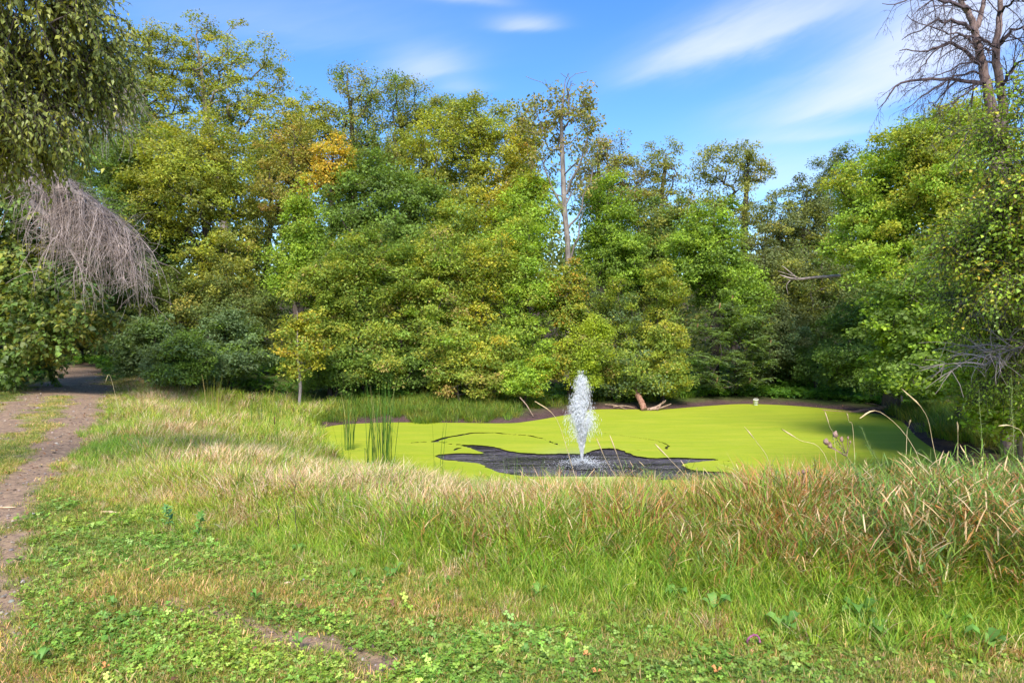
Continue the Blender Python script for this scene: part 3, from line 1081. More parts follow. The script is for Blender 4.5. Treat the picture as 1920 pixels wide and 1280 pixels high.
T('sapling', 'dense mixed sapling above the cattails', 'tree',
  [(750, 520, 26, 50, 60), (750, 610, 26, 50, 60), (730, 690, 25, 50, 32)], pal='mixed', pal2='green', p2=.3, ncl=200, per=75, leaf=.12, cr=.48, rt=.10, seed=53)
T('sapling', 'tall green sapling with a pointed leader in the middle of the front row', 'tree',
  [(830, 490, 26, 45, 55), (820, 570, 26, 55, 60), (850, 650, 25, 55, 50), (810, 430, 27, 14, 18)], pal='mixed', pal2='bright', p2=.3, ncl=210, per=75, leaf=.12, cr=.48, rt=.10, seed=54)
T('sapling', 'gold-flecked sapling with a leaning stem above the mud bank', 'tree',
  [(920, 500, 26, 50, 55), (900, 590, 26, 55, 60), (880, 670, 25, 45, 45), (930, 660, 24.5, 40, 40)], pal='mixed', pal2='yellow', p2=.25, ncl=220, per=72, leaf=.12, cr=.46, rt=.10, seed=55)
T('sapling', 'light green sapling with a rounded head near the half-bare trunk', 'tree',
  [(985, 460, 27, 45, 45), (990, 550, 26, 50, 60), (980, 640, 25.5, 50, 50)], pal='bright', pal2='mixed', p2=.5, ncl=200, per=75, leaf=.12, cr=.48, rt=.10, seed=56)
T('autumn_sapling', 'orange-tinged sapling left of the fountain, the most colourful of the front row', 'tree',
  [(1060, 560, 26, 40, 50), (1075, 620, 26, 35, 50), (1050, 680, 25.5, 30, 35), (1080, 520, 26, 28, 25)], pal='mixed', pal2='autumn', p2=.6, ncl=150, per=68, leaf=.12, cr=.42, rt=.08, seed=57)
T('bright_bush', 'brilliant lime green bush directly behind the fountain jet', 'bush',
  [(1105, 650, 25, 36, 45), (1090, 700, 25, 32, 35), (1118, 615, 25, 22, 25)], pal='lime', pal2='mixed', p2=.35, ncl=120, per=80, leaf=.09, cr=.36, rt=.05, seed=58, flat=.8)
T('bright_bush', 'low light green bush overhanging the mud bank left of the fountain', 'bush',
  [(985, 705, 24, 38, 26), (1010, 690, 24, 25, 22), (950, 720, 24, 28, 18)], pal='bright', pal2='yellow', p2=.2, ncl=80, per=75, leaf=.11, cr=.36, rt=.04, seed=59)
T('bush', 'brown-tinged low bush with gaps over the far bank', 'bush',
  [(900, 715, 24, 45, 22), (850, 700, 24.5, 30, 26), (830, 720, 24.3, 25, 16)], pal='mixed', pal2='rust', p2=.4, ncl=75, per=62, leaf=.11, cr=.36, rt=.04, seed=60, bare=.1)
T('bush', 'dark grey-green bush right of the fountain above the leaning log', 'bush',
  [(1165, 620, 27, 50, 50), (1190, 680, 26, 55, 40), (1150, 560, 28, 38, 35), (1205, 720, 25.8, 40, 20), (1140, 700, 26.5, 35, 35)], pal='mixed', pal2='blue', p2=.45, ncl=190, per=75, leaf=.11, cr=.42, rt=.08, seed=61)
T('yellow_green_bush', 'yellow-green upright bush with golden lower sprays, right of the leaning log', 'bush',
  [(1250, 560, 27, 35, 50), (1240, 640, 26.5, 45, 50), (1250, 705, 26, 40, 30), (1235, 510, 27, 20, 25)], pal='mixed', pal2='yellowgreen', p2=.5, ncl=190, per=75, leaf=.11, cr=.42, rt=.08, seed=62)
T('bush', 'dark bush with leaves down to the grass under the front row, left of the cattails', 'bush',
  [(650, 690, 25, 50, 40), (600, 700, 24.5, 40, 28)], pal='green', pal2='deep', p2=.5, ncl=95, per=70, leaf=.11, cr=.42, rt=.05, seed=63)
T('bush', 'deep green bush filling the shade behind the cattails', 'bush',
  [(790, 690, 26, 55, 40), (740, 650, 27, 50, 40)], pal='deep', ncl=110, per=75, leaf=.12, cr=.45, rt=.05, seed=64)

# left side
T('blue_green_bush', 'blue-green bush beside the mouth of the path', 'bush',
  [(285, 640, 24, 50, 48), (260, 670, 24, 35, 35), (320, 680, 23, 40, 28)], pal='blue', pal2='deep', p2=.35, ncl=150, per=80, leaf=.12, cr=.42, rt=.06, seed=70)
T('blue_green_bush', 'rounded blue-green bush left of the yellowing sapling', 'bush',
  [(425, 630, 25, 50, 45), (400, 680, 24, 60, 32), (460, 670, 24, 35, 32)], pal='blue', pal2='green', p2=.3, ncl=160, per=80, leaf=.12, cr=.42, rt=.06, seed=71)
T('bush', 'leafy green bush in front of the two blue-green ones', 'bush',
  [(345, 665, 22.5, 45, 36), (320, 700, 22, 35, 15)], pal='green', pal2='blue', p2=.4, ncl=90, per=80, leaf=.11, cr=.36, rt=.05, seed=72)
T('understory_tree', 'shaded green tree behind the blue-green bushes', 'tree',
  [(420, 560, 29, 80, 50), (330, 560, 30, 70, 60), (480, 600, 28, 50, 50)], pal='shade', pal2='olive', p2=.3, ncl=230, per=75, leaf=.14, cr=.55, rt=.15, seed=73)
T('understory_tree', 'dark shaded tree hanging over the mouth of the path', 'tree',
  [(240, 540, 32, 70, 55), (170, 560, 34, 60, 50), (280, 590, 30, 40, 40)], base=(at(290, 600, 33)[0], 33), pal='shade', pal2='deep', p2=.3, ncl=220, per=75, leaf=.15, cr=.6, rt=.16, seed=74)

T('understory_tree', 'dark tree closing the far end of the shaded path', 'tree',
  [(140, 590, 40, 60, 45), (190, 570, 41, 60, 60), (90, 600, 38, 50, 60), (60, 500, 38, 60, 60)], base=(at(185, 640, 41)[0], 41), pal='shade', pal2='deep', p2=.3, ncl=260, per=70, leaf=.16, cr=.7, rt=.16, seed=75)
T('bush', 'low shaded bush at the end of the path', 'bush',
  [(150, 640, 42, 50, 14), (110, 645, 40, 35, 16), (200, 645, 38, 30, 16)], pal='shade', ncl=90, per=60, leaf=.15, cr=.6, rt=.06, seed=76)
T('bush', 'green bush at the right corner of the pond, below the large maple', 'bush',
  [(1690, 700, 22.5, 55, 36), (1650, 715, 23.5, 40, 26), (1730, 720, 21.8, 40, 26)], pal='green', pal2='deep', p2=.5, ncl=150, per=80, leaf=.10, cr=.38, rt=.06, seed=77)
T('dark_tree', 'shady tree behind the bleached drooping twigs, arching over the path', 'tree',
  [(110, 420, 26, 80, 80), (180, 470, 28, 50, 60), (60, 300, 26, 80, 90)], base=(at(20, 640, 27)[0], 27), pal='deep', pal2='shade', p2=.4, ncl=230, per=75, leaf=.15, cr=.6, rt=.2, seed=78)
# right side
T('maple_bush', 'layered green maple bush leaning over the right shore', 'bush',
  [(1740, 560, 17, 95, 60), (1700, 620, 17, 75, 55), (1780, 640, 16, 90, 60), (1760, 700, 15.5, 75, 40), (1850, 700, 15, 70, 50), (1690, 690, 17.5, 45, 40), (1880, 600, 15.5, 70, 70)],
  base=(12.3, 18.6), pal='green', pal2='bright', p2=.4, ncl=470, per=80, leaf=.10, cr=.42, rt=.09, seed=80, flat=.4)
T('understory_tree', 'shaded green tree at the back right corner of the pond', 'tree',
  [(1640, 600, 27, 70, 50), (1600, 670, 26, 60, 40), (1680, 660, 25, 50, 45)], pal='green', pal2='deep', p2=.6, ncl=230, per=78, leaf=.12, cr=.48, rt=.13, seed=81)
T('bush', 'deep green bush at the edge of the verge beyond the pond', 'bush',
  [(1540, 680, 29, 50, 36), (1490, 690, 31, 45, 32), (1580, 700, 27, 35, 22)], pal='deep', pal2='green', p2=.3, ncl=150, per=75, leaf=.12, cr=.45, rt=.07, seed=82)
T('bush', 'dusky low tree above the verge, left of the shadowed hollow', 'bush',
  [(1460, 640, 30, 50, 50), (1440, 690, 31, 45, 30)], pal='dark', pal2='blue', p2=.4, ncl=120, per=75, leaf=.12, cr=.45, rt=.08, seed=83)
T('small_tree', 'mid green tree filling in below the large maple at the right edge', 'tree',
  [(1850, 470, 18, 90, 90), (1900, 380, 18, 60, 80), (1930, 560, 16, 80, 90)], pal='green', pal2='yellowgreen', p2=.5, ncl=320, per=80, leaf=.10, cr=.45, rt=.14, seed=84)


# the half-bare tree in the middle of the skyline
def half_bare():
    r = np.random.default_rng(99)
    Y = 31.0
    B = at(1063, 560, Y)
    B[2] = -0.6
    trunk = np.array([B, at(1066, 520, Y), at(1064, 450, Y), at(1058, 390, Y), at(1056, 330, Y), at(1054, 280, Y), at(1052, 220, Y), at(1060, 150, Y)])
    th = thing('half_bare_tree', 'half-bare tree with pale trunk and brown leaf tufts, at the middle of the skyline', 'tree', tuple(B))
    cls = []
    for (cx, cy, hw, hh, n) in [(1095, 195, 18, 22, 15), (1050, 215, 30, 24, 17), (1000, 215, 20, 24, 12), (1098, 235, 17, 18, 12), (1040, 245, 28, 18, 10), (985, 240, 16, 16, 6),
                                (1020, 275, 34, 20, 8), (1080, 270, 26, 14, 7), (1125, 300, 24, 22, 6), (1000, 330, 36, 20, 6), (1060, 165, 22, 22, 6), (1030, 330, 20, 24, 4), (1090, 360, 22, 30, 5)]:
        for _ in range(n):
            q = at(cx + r.normal() * hw * .6, cy + r.normal() * hh * .6, Y)
            q[1] += r.normal() * 0.8
            cls.append(q)
    cls = np.array(cls)
    nl = len(cls)
    tips = []
    for _ in range(30):
        q = at(1055 + r.normal() * 22, 172 + r.normal() * 16, Y)
        q[1] += r.normal() * .6
        tips.append(q)
    paths, lm = skeleton(B, trunk, np.concatenate([cls, np.array(tips)]), r, 0.13, 0.012, 0.1)
    for a_, m_, b_, rr in [((1060, 392), (1015, 368), (978, 345), .09), ((1057, 400), (1030, 350), (1018, 300), .08), ((1062, 440), (1092, 400), (1108, 310), .07),
                           ((1064, 505), (1085, 440), (1100, 380), .06), ((1058, 370), (1085, 330), (1100, 262), .09)]:
        a3, m3, b3 = at(*a_, Y), at(*m_, Y - .3), at(*b_, Y - .5)
        t_ = np.linspace(0, 1, 7)[:, None]
        pts = (1 - t_) ** 2 * a3 + 2 * t_ * (1 - t_) * m3 + t_ ** 2 * b3 + r.normal(size=(7, 3)) * .07
        lm.append((pts, np.linspace(rr, .02, 7)))
    tv, tq = tubes(paths, 8)
    lv, lq = tubes(lm, 4)
    per = 42
    gi = np.repeat(np.arange(nl), per)
    off = norm(r.normal(size=(nl * per, 3))) * (r.random(nl * per) ** .5)[:, None] * 0.46
    off[:, 2] *= .7
    C = cls[gi] + off
    n_ = len(C)
    cv, cf = leaf_quads(C, norm(r.normal(size=(n_, 3)) * .7 + [0, -.2, .6]), norm(r.normal(size=(n_, 3))), .14 * (0.6 + .8 * r.random(n_)), .10 * (0.6 + .8 * r.random(n_)))
    colr = np.where(r.random(n_)[:, None] < .5, pick('brown', n_, r, gi), pick('olive', n_, r, gi))
    finish_tree(th, B, tv, tq, lv, lq, cv, cf, colr, M_bark_grey, M_leaf)


half_bare()


# ------------------------------------------------------------------ bare branching wood
def branch_rec(out, p, d, L, rad, lvl, r, droop, wig, kids, step=0.0):
    k = 7
    pts = [p]
    dd = d.copy()
    for i in range(k):
        dd = norm((dd + r.normal(size=3) * wig + np.array([0, 0, droop * (i + 1) / k]))[None])[0]
        p = p + dd * L / k
        pts.append(p)
    rads = rad * np.linspace(1, .35, k + 1)
    out.append((np.array(pts), rads))
    if lvl <= 0:
        return
    n = kids[-lvl] if lvl <= len(kids) else 3
    for j in range(n):
        t_ = 0.12 + 0.86 * (j + r.random()) / n
        i = min(int(t_ * k), k - 1)
        q = pts[i] + (pts[i + 1] - pts[i]) * (t_ * k - i)
        tan = norm((pts[i + 1] - pts[i])[None])[0]
        side = norm(np.cross(tan, norm(r.normal(size=(1, 3)))[0])[None])[0]
        nd = norm((tan * .75 + side * .65)[None])[0]
        branch_rec(out, q, nd, L * (.55 - .28 * t_) * (0.7 + .6 * r.random()), max(rads[i] * .5, .0035), lvl - 1, r, droop * 1.2, wig, kids)


def dead_tree():
    r = np.random.default_rng(5)
    Y = 14.5
    B = np.array([at(1895, 640, 15.0)[0], 15.0, 0.0])
    B[2] = float(ground_z(B[:1], B[1:2])[0]) - .05
    th = thing('dead_tree', 'dead leafless tree with two forking dark stems rising over the right-hand bushes', 'tree', tuple(B))

    def path(pp, rr, dY=0.0):
        pts = catmull([at(a_, b_, Y + dY) for a_, b_ in pp], 4, closed=False)
        pts = pts + r.normal(size=pts.shape) * .012
        return (pts, np.interp(np.linspace(0, 1, len(pts)), np.linspace(0, 1, len(rr)), rr))
    base = np.array([B, at(1885, 480, 14.8), at(1872, 350, Y)])
    m1 = path([(1885, 345), (1870, 320), (1869, 280), (1862, 210), (1850, 155), (1835, 90), (1822, 40), (1805, 5), (1780, -40), (1750, -90)], [.13, .125, .115, .095, .078, .06, .045, .03])
    m2 = path([(1880, 338), (1885, 280), (1880, 200), (1872, 150), (1868, 80), (1878, 20), (1872, -40), (1880, -130)], [.09, .09, .085, .078, .06, .042, .025], .15)
    m3 = path([(1828, 62), (1838, 30), (1850, -10), (1872, -60)], [.06, .045, .03])
    mains = [(base, np.array([.18, .165, .155])), m1, m2, m3]
    tv, tq = tubes(mains, 9)
    out = []
    arcs = [((1848, 158), (1780, 150), (1690, 158), (1645, 208), .06), ((1835, 120), (1790, 82), (1740, 95), (1682, 92), .05), ((1828, 60), (1790, 40), (1750, 44), (1690, 75), .05),
            ((1818, 20), (1770, 2), (1720, 0), (1655, 8), .05), ((1850, 80), (1800, 70), (1740, 110), (1720, 140), .035), ((1858, 118), (1820, 115), (1770, 135), (1730, 155), .03),
            ((1865, 88), (1845, 75), (1830, 70), (1790, 110), .03), ((1810, 0), (1780, -20), (1750, 0), (1710, 30), .04), ((1872, 90), (1895, 60), (1915, 52), (1940, 60), .05),
            ((1872, 30), (1890, 10), (1915, 0), (1940, 10), .04), ((1880, 160), (1900, 130), (1920, 110), (1950, 100), .045), ((1850, 150), (1810, 175), (1770, 200), (1740, 190), .025),
            ((1870, 110), (1850, 90), (1830, 95), (1800, 85), .03), ((1835, 90), (1810, 70), (1770, 60), (1700, 30), .035), ((1878, 180), (1905, 170), (1925, 180), (1950, 165), .035),
            ((1868, 215), (1840, 225), (1810, 260), (1790, 300), .03), ((1845, 140), (1800, 140), (1740, 175), (1690, 210), .03)]
    for a_, b_, c_, d_, rr in arcs:
        pts = catmull([at(*a_, Y), at(*b_, Y - .3), at(*c_, Y - .6), at(*d_, Y - .9)], 5, closed=False)
        pts[1:] += r.normal(size=pts[1:].shape) * .02
        rads = np.linspace(rr, .007, len(pts))
        out.append((pts, rads))
        nb = 9
        for j in range(nb):
            i = int((0.10 + 0.88 * j / nb) * (len(pts) - 1))
            tan = norm((pts[i + 1] - pts[i])[None])[0]
            dn = norm((tan * .8 + np.array([0, 0, -.25]) + r.normal(size=3) * .42)[None])[0]
            branch_rec(out, pts[i], dn, (.55 + .8 * r.random()) * (1 - .35 * j / nb), max(rads[i] * .4, .006), 2, r, -.16, .07, [5, 3])
    for m_ in (m1, m2, m3):
        pts, rads = m_
        for j in range(9):
            i = int(len(pts) * (.22 + .75 * j / 9)) - 1
            tan = norm((pts[min(i + 1, len(pts) - 1)] - pts[i - 1])[None])[0]
            dn = norm((tan * .6 + r.normal(size=3) * .7)[None])[0]
            branch_rec(out, pts[i], dn, .5 + .8 * r.random(), .009, 1, r, -.05, .09, [6])
    lv, lq = tubes(out, 3)
    b = B
    obj('trunk', mesh('trunk', tv - b, tq, M_bark_red, smooth=True), th)
    obj('branches', mesh('branches', lv - b, lq, M_twig_dark, smooth=True), th)['kind'] = 'stuff'
    n_tris[0] += len(tq) * 2 + len(lq) * 2


dead_tree()


def weeping(name, label, B, starts, seed, mat, thick=.03, sag=.34):
    """fans of dead drooping twigs; starts: (from px,py) (to px,py) Y count spread droop"""
    r = np.random.default_rng(seed)
    th = thing(name, label, 'branch' if 'branch' in name else 'tree', tuple(B))
    out = []
    trunk = []
    for (a_, b_, Y, n, spread, L, lean) in starts:
        A_, B_ = at(*a_, Y), at(*b_, Y - .6)
        limb = bez(A_, B_, np.array([0, 0, .35]), 8)
        trunk.append((limb, np.linspace(thick * 1.6, thick * .45, 9)))
        for j in range(n):
            t_ = r.random() ** .75
            q = A_ + (B_ - A_) * t_ + np.array([0, 0, .35 * 2 * t_ * (1 - t_)])
            dirn = norm((norm((B_ - A_)[None])[0] * lean + np.array([r.normal() * spread, r.normal() * spread, .22 + .35 * r.random()]))[None])[0]
            ln_ = L * (.55 + .75 * r.random())
            k = 9
            pts = [q]
            d = dirn
            for i in range(k):
                d = norm((d + np.array([0, 0, -sag]) + r.normal(size=3) * .10)[None])[0]
                pts.append(pts[-1] + d * ln_ / k)
            pts = np.array(pts)
            rad = np.linspace(.008 + .006 * r.random() ** 2, .003, k + 1)
            out.append((pts, rad))
            for _ in range(6):
                i = r.integers(1, k - 1)
                dn = norm((pts[i + 1] - pts[i] + r.normal(size=3) * .12 * ln_)[None])[0]
                l2_ = ln_ * (.15 + .3 * r.random())
                pp = [pts[i]]
                for s_ in range(4):
                    dn = norm((dn + np.array([0, 0, -.12]) + r.normal(size=3) * .13)[None])[0]
                    pp.append(pp[-1] + dn * l2_ / 4)
                out.append((np.array(pp), np.linspace(.006, .0028, 5)))
    tv, tq = tubes(trunk, 7)
    lv, lq = tubes(out, 3)
    obj('limb', mesh('limb', tv - B, tq, M_bark_grey, smooth=True), th)
    obj('twigs', mesh('twigs', lv - B, lq, mat, smooth=True), th)['kind'] = 'stuff'
    n_tris[0] += len(tq) * 2 + len(lq) * 2
    return th, trunk


M_twig_brown = simple_mat('brown_twigs', (0.19, 0.145, 0.13), (0.46, 0.37, 0.33), 3, 0.9, 0)
# the fallen, bleached crown hanging over the path
Yw = 18.0
Bw = np.array([at(-60, 700, Yw)[0], Yw, 0.0])
thw, _t = weeping('dead_tree', 'bleached dead tree whose long bare twigs droop in a mass beside the path', Bw,
                  [((60, 300), (215, 440), Yw, 105, .30, 2.0, .9), ((30, 330), (160, 440), Yw + .3, 70, .32, 1.8, .7), ((60, 290), (235, 470), Yw - .2, 75, .22, 1.5, 1.1),
                   ((10, 300), (110, 400), Yw + .5, 45, .4, 1.7, .6), ((90, 330), (250, 440), Yw, 60, .30, 1.9, 1.2), ((60, 380), (150, 500), Yw, 50, .4, 1.4, .5), ((70, 310), (190, 400), Yw, 110, .3, 1.4, 1.0)], 3, M_twig_brown, .06)
r_ = np.random.default_rng(4)
tp_ = catmull([Bw, at(-60, 500, Yw), at(-30, 380, Yw), at(30, 310, Yw), at(60, 298, Yw)], 4, closed=False)
tv, tq = tubes([(tp_, np.linspace(.17, .08, len(tp_)))], 8)
obj('trunk', mesh('trunk', tv - Bw, tq, M_bark_grey, smooth=True), thw)
Yu = 16.5
Bu = np.array([at(-120, 700, Yu)[0], Yu, 0.0])
thu, _t = weeping('dead_tree', 'dead tree top with grey drooping twigs behind the near leaves at the upper left', Bu,
                  [((60, 150), (190, 130), Yu, 110, .35, 1.5, .8), ((60, 210), (180, 190), Yu, 110, .3, 1.5, .8), ((90, 130), (215, 150), Yu + .3, 60, .25, 1.2, 1.0)], 13, M_twig_brown, .05)
tp_ = catmull([Bu, at(-100, 450, Yu), at(-40, 260, Yu), at(60, 150, Yu)], 4, closed=False)
tv, tq = tubes([(tp_, np.linspace(.17, .07, len(tp_))), (catmull([at(-40, 260, Yu), at(10, 225, Yu), at(60, 210, Yu)], 3, closed=False), np.linspace(.09, .07, 7))], 8)
obj('trunk', mesh('trunk', tv - Bu, tq, M_bark_grey, smooth=True), thu)


# ------------------------------------------------------------------ near trees with real leaves on twigs
def leafy(name, label, cat, base, trunk_px, Y, lobes, nspr, pal, pal2=None, p2=0.3, leaf=.10, wid=.5, tl=.55, per=11, droop=-.5, seed=1, rt=.12,
          bark=None, shell=.5, leafdroop=.5, dirx=0.0, litter=None):
    """lobes: (px,py,Y,hw,hh); sprays = a twig with alternate leaves"""
    r = np.random.default_rng(seed)
    LB = np.array([(*at(l[0], l[1], l[2]), l[3] / F * l[2], min(l[3] / F * l[2], 1.6) if len(l) < 6 else l[5], l[4] / F * l[2]) for l in lobes])
    B = np.array([base[0], base[1], float(ground_z(np.array([base[0]]), np.array([base[1]]))[0]) - .06])
    th = thing(name, label, cat, tuple(B))
    tpts = catmull([B] + [at(a_, b_, Y) for a_, b_ in trunk_px], 3, closed=False)
    ncl = max(nspr // 9, 8)
    cls = clump_points([tuple(q) for q in LB], ncl, r, shell)
    cls = cls[cls[:, 2] > B[2] + .15]
    paths, lm = skeleton(B, tpts, cls, r, rt, .006, .15)
    tv, tq = tubes(paths, 8)
    # sprays
    which = r.integers(0, len(cls), nspr)
    o_ = cls[which] + r.normal(size=(nspr, 3)) * .10
    out = norm(cls[which] - tpts[np.argmin(np.linalg.norm(cls[which][:, None, :] - tpts[None], axis=2), axis=1)])
    d = norm(out * .5 + r.normal(size=(nspr, 3)) * .6 + np.array([dirx, -.1, droop * .4]))
    L_ = tl * (.6 + .8 * r.random(nspr))
    k = per
    tw = []
    pos = np.zeros((nspr, k, 3))
    tg = np.zeros((nspr, k, 3))
    p_ = o_.copy()
    for i in range(k):
        d = norm(d + np.array([0, 0, droop * .22]) + r.normal(size=(nspr, 3)) * .09)
        p_ = p_ + d * (L_ / k)[:, None]
        pos[:, i] = p_
        tg[:, i] = d
    for s_ in range(nspr):
        tw.append((np.concatenate([o_[s_:s_ + 1], pos[s_, [k // 3, 2 * k // 3, k - 1]]]), np.array([.006, .0045, .003, .002])))
    lv, lq = tubes(lm + tw, 3)
    Bp = pos.reshape(-1, 3)
    T_ = tg.reshape(-1, 3)
    sgn = np.tile(np.where(np.arange(k) % 2 == 0, 1.0, -1.0), nspr)
    side = norm(np.cross(T_, np.array([0, 0, 1.0])) + r.normal(size=Bp.shape) * .25)
    D = norm(side * sgn[:, None] * .8 + T_ * .5 + np.array([0, 0, -leafdroop]) + r.normal(size=Bp.shape) * .28)
    Nn = norm(np.array([0, 0, 1.0]) + r.normal(size=Bp.shape) * .5)
    Ls = leaf * (.55 + .65 * r.random(len(Bp)))
    cv, cf = leaf_folded(Bp, D, Nn, Ls, Ls * wid * (.8 + .4 * r.random(len(Bp))), .2)
    g_ = np.repeat(which, k)
    colr = pick(pal, len(Bp), r, g_)
    if pal2:
        c2 = pick(pal2, len(Bp), r, g_)
        m2 = (r.random(len(cls)) < p2)[g_] & (r.random(len(Bp)) < .85)
        m2 |= r.random(len(Bp)) < .04
        colr = np.where(m2[:, None], c2, colr)
    ccol = np.concatenate([colr, colr])
    finish_tree(th, B, tv, tq, lv, lq, cv, cf, ccol, bark or M_bark, M_leaf_near)
    return th


# overhead branches reaching in at the upper left
leafy('overhanging_tree', 'near tree at the upper left corner with long drooping leaves, nearest of all trees', 'tree', (-8.6, 6.6), [(-330, 560), (-300, 250), (-180, 60), (-30, 10)], 7.6,
      [(60, 60, 7.8, 140, 110), (190, 170, 8.6, 35, 50), (-40, 150, 7.5, 120, 150), (110, 120, 8.2, 95, 70), (30, 230, 7.8, 110, 75), (150, 15, 8.0, 70, 45), (175, 100, 8.6, 50, 50), (-60, -60, 7.5, 180, 80)], 2500,
      'willow', 'olive', .4, leaf=.074, wid=.46, tl=.42, droop=-.55, leafdroop=.6, seed=21, rt=.16, dirx=.25)
leafy('maple_tree', 'dark broad-leaved tree at the left edge, left of the path mouth', 'tree', (at(2, 720, 22)[0], 22), [(14, 660), (24, 600), (25, 500), (20, 380), (10, 300)], 22,
      [(30, 430, 22, 110, 90), (60, 540, 21.5, 95, 70), (10, 560, 21, 90, 80), (60, 350, 22, 100, 70), (40, 640, 21.5, 65, 40), (-60, 480, 21, 110, 130), (50, 690, 22, 45, 22), (-40, 680, 20, 80, 50)], 2700,
      'deep', 'olive', .25, leaf=.16, wid=.85, tl=.6, per=9, droop=-.3, leafdroop=.3, seed=22, rt=.12)
leafy('maple_tree', 'broad-leaved tree whose layered tan-green sprays reach over the path', 'tree', (at(-70, 700, 21)[0], 21), [(-60, 560), (-20, 520), (60, 530)], 21,
      [(110, 560, 20.5, 75, 30), (150, 590, 20, 60, 18), (90, 620, 20, 70, 30), (60, 600, 20.5, 70, 50), (70, 655, 20.5, 50, 25)], 900,
      'olive', 'deep', .5, leaf=.155, wid=.8, tl=.5, per=9, droop=-.2, leafdroop=.25, seed=23, rt=.10, dirx=.4)
# right edge
leafy('near_tree', 'near tree at the right edge with large yellowing heart-shaped leaves', 'tree', (9.2, 9.4), [(1990, 560), (1985, 420), (1960, 330)], 9.6,
      [(1890, 300, 10, 55, 100), (1900, 420, 9.8, 75, 70), (1850, 460, 10, 70, 55), (1900, 520, 9.6, 80, 50), (1930, 200, 10, 30, 55), (1960, 400, 9.5, 90, 150)], 2200,
      'bright', 'yellow', .35, leaf=.062, wid=.72, tl=.45, per=9, droop=-.3, leafdroop=.3, seed=24, rt=.11)
leafy('near_tree', 'tangled olive shrub with grey twigs at the right edge above the bank', 'tree', (9.6, 11.4), [(1960, 640), (1930, 600), (1900, 560)], 11.5,
      [(1850, 560, 11.5, 90, 55), (1880, 630, 11.5, 80, 60), (1820, 500, 12, 80, 45), (1890, 700, 11, 65, 55), (1930, 640, 11, 70, 110)], 1700,
      'bright', 'mixed', .4, leaf=.07, wid=.4, tl=.45, per=9, droop=-.3, leafdroop=.3, seed=25, rt=.08)
thb, _t = weeping('dead_brush', 'tangle of bare grey twigs jutting from the bushes at the right edge', np.array([at(1960, 640, 11)[0], 11, -.1]),
                  [((1960, 590), (1860, 585), 11, 16, .5, .9, .9), ((1960, 660), (1840, 690), 10.8, 24, .5, .9, .9), ((1950, 540), (1830, 500), 11, 16, .4, .9, 1.0)], 33, M_twig_brown, .02, .10)


T('shrub', 'leafy green shrub at the right edge hiding the foot of the dead forked tree', 'shrub',
  [(1880, 690, 12.8, 75, 60), (1850, 745, 12.6, 45, 45), (1920, 640, 13, 70, 60), (1900, 775, 12.6, 55, 45)], base=(10.0, 13.4), pal='bright', pal2='willow', p2=.5, ncl=330, per=75, leaf=.075, cr=.32, rt=.05, seed=91)


# sumac with long pinnate leaves and rust plumes
def sumac():
    r = np.random.default_rng(77)
    Y = 28.0
    B = np.array([at(1385, 700, Y + .8)[0], Y + .8, 0.0])
    B[2] = float(ground_z(B[:1], B[1:2])[0]) - .05
    th = thing('sumac', 'broad sumac with feathery blue-green leaves and rusty plumes at the water, right of centre', 'bush', tuple(B))
    lobes = [(1370, 600, Y, 72, 38), (1330, 640, Y, 50, 45), (1400, 650, Y, 50, 45), (1360, 695, Y, 68, 34), (1410, 620, Y, 35, 30), (1320, 690, Y, 35, 35), (1415, 690, Y, 30, 30)]
    LB = np.array([(*at(l[0], l[1], l[2]), l[3] / F * Y, 1.2, l[4] / F * Y) for l in lobes])
    cls = clump_points([tuple(q) for q in LB], 190, r, .65)
    cls = cls[cls[:, 2] > B[2] + .2]
    trunk = np.array([B, B + [-.1, 0, .5], B + [-.2, -.2, 1.0], B + [-.2, -.4, 1.6]])
    paths, lm = skeleton(B, trunk, cls, r, .07, .012, .2)
    tv, tq = tubes(paths, 6)
    lv, lq = tubes(lm, 4)
    Cs, Ds, Ns, Ls, cc = [], [], [], [], []
    cen = LB[:, :3].mean(0)
    for c_ in cls:
        for j in range(9):
            ang = j / 9 * 2 * np.pi + r.random()
            d = norm(np.array([[np.cos(ang), np.sin(ang), r.random() * 1.3 - .1]]))[0]
            ln_ = .42 * (.8 + .4 * r.random())
            b_ = c_.copy()
            dd = d.copy()
            colr = pick('blue', 1, r)[0] * 1.1 if r.random() < .55 else pick('green', 1, r)[0]
            for s_ in range(8):
                dd = norm((dd + np.array([0, 0, -.13]))[None])[0]
                b_ = b_ + dd * ln_ / 8
                sd_ = norm(np.cross(dd, [0, 0, 1])[None])[0]
                for sg in (1, -1):
                    Cs.append(b_ + sd_ * sg * .045)
                    Ds.append(norm((sd_ * sg + dd * .35 + np.array([0, 0, -.3]))[None])[0])
                    Ns.append(norm((np.array([0, 0, 1]) + r.normal(size=3) * .25)[None])[0])
                    Ls.append(.10)
                    cc.append(colr)
    cc = np.array(cc)
    cv, cf = leaf_quads(np.array(Cs), np.array(Ns), np.array(Ds), np.array(Ls), np.array(Ls) * .42)
    finish_tree(th, B, tv, tq, lv, lq, cv, cf, cc, M_bark, M_leaf)
    mp_ = simple_mat('rusty_plume', (.20, .09, .05), (.36, .20, .10), 30, .9, 0)
    for k in range(14):
        c_ = cls[r.integers(0, len(cls))]
        pts = np.array([c_, c_ + [0.02, -.02, .09], c_ + [.03, -.04, .18], c_ + [.03, -.05, .26]])
        v, q = tubes([(pts, np.array([.012, .030, .024, .005]))], 6)
        v = v + r.normal(size=v.shape) * .008
        obj('plume', mesh('plume', v - B, q, mp_), th)


sumac()

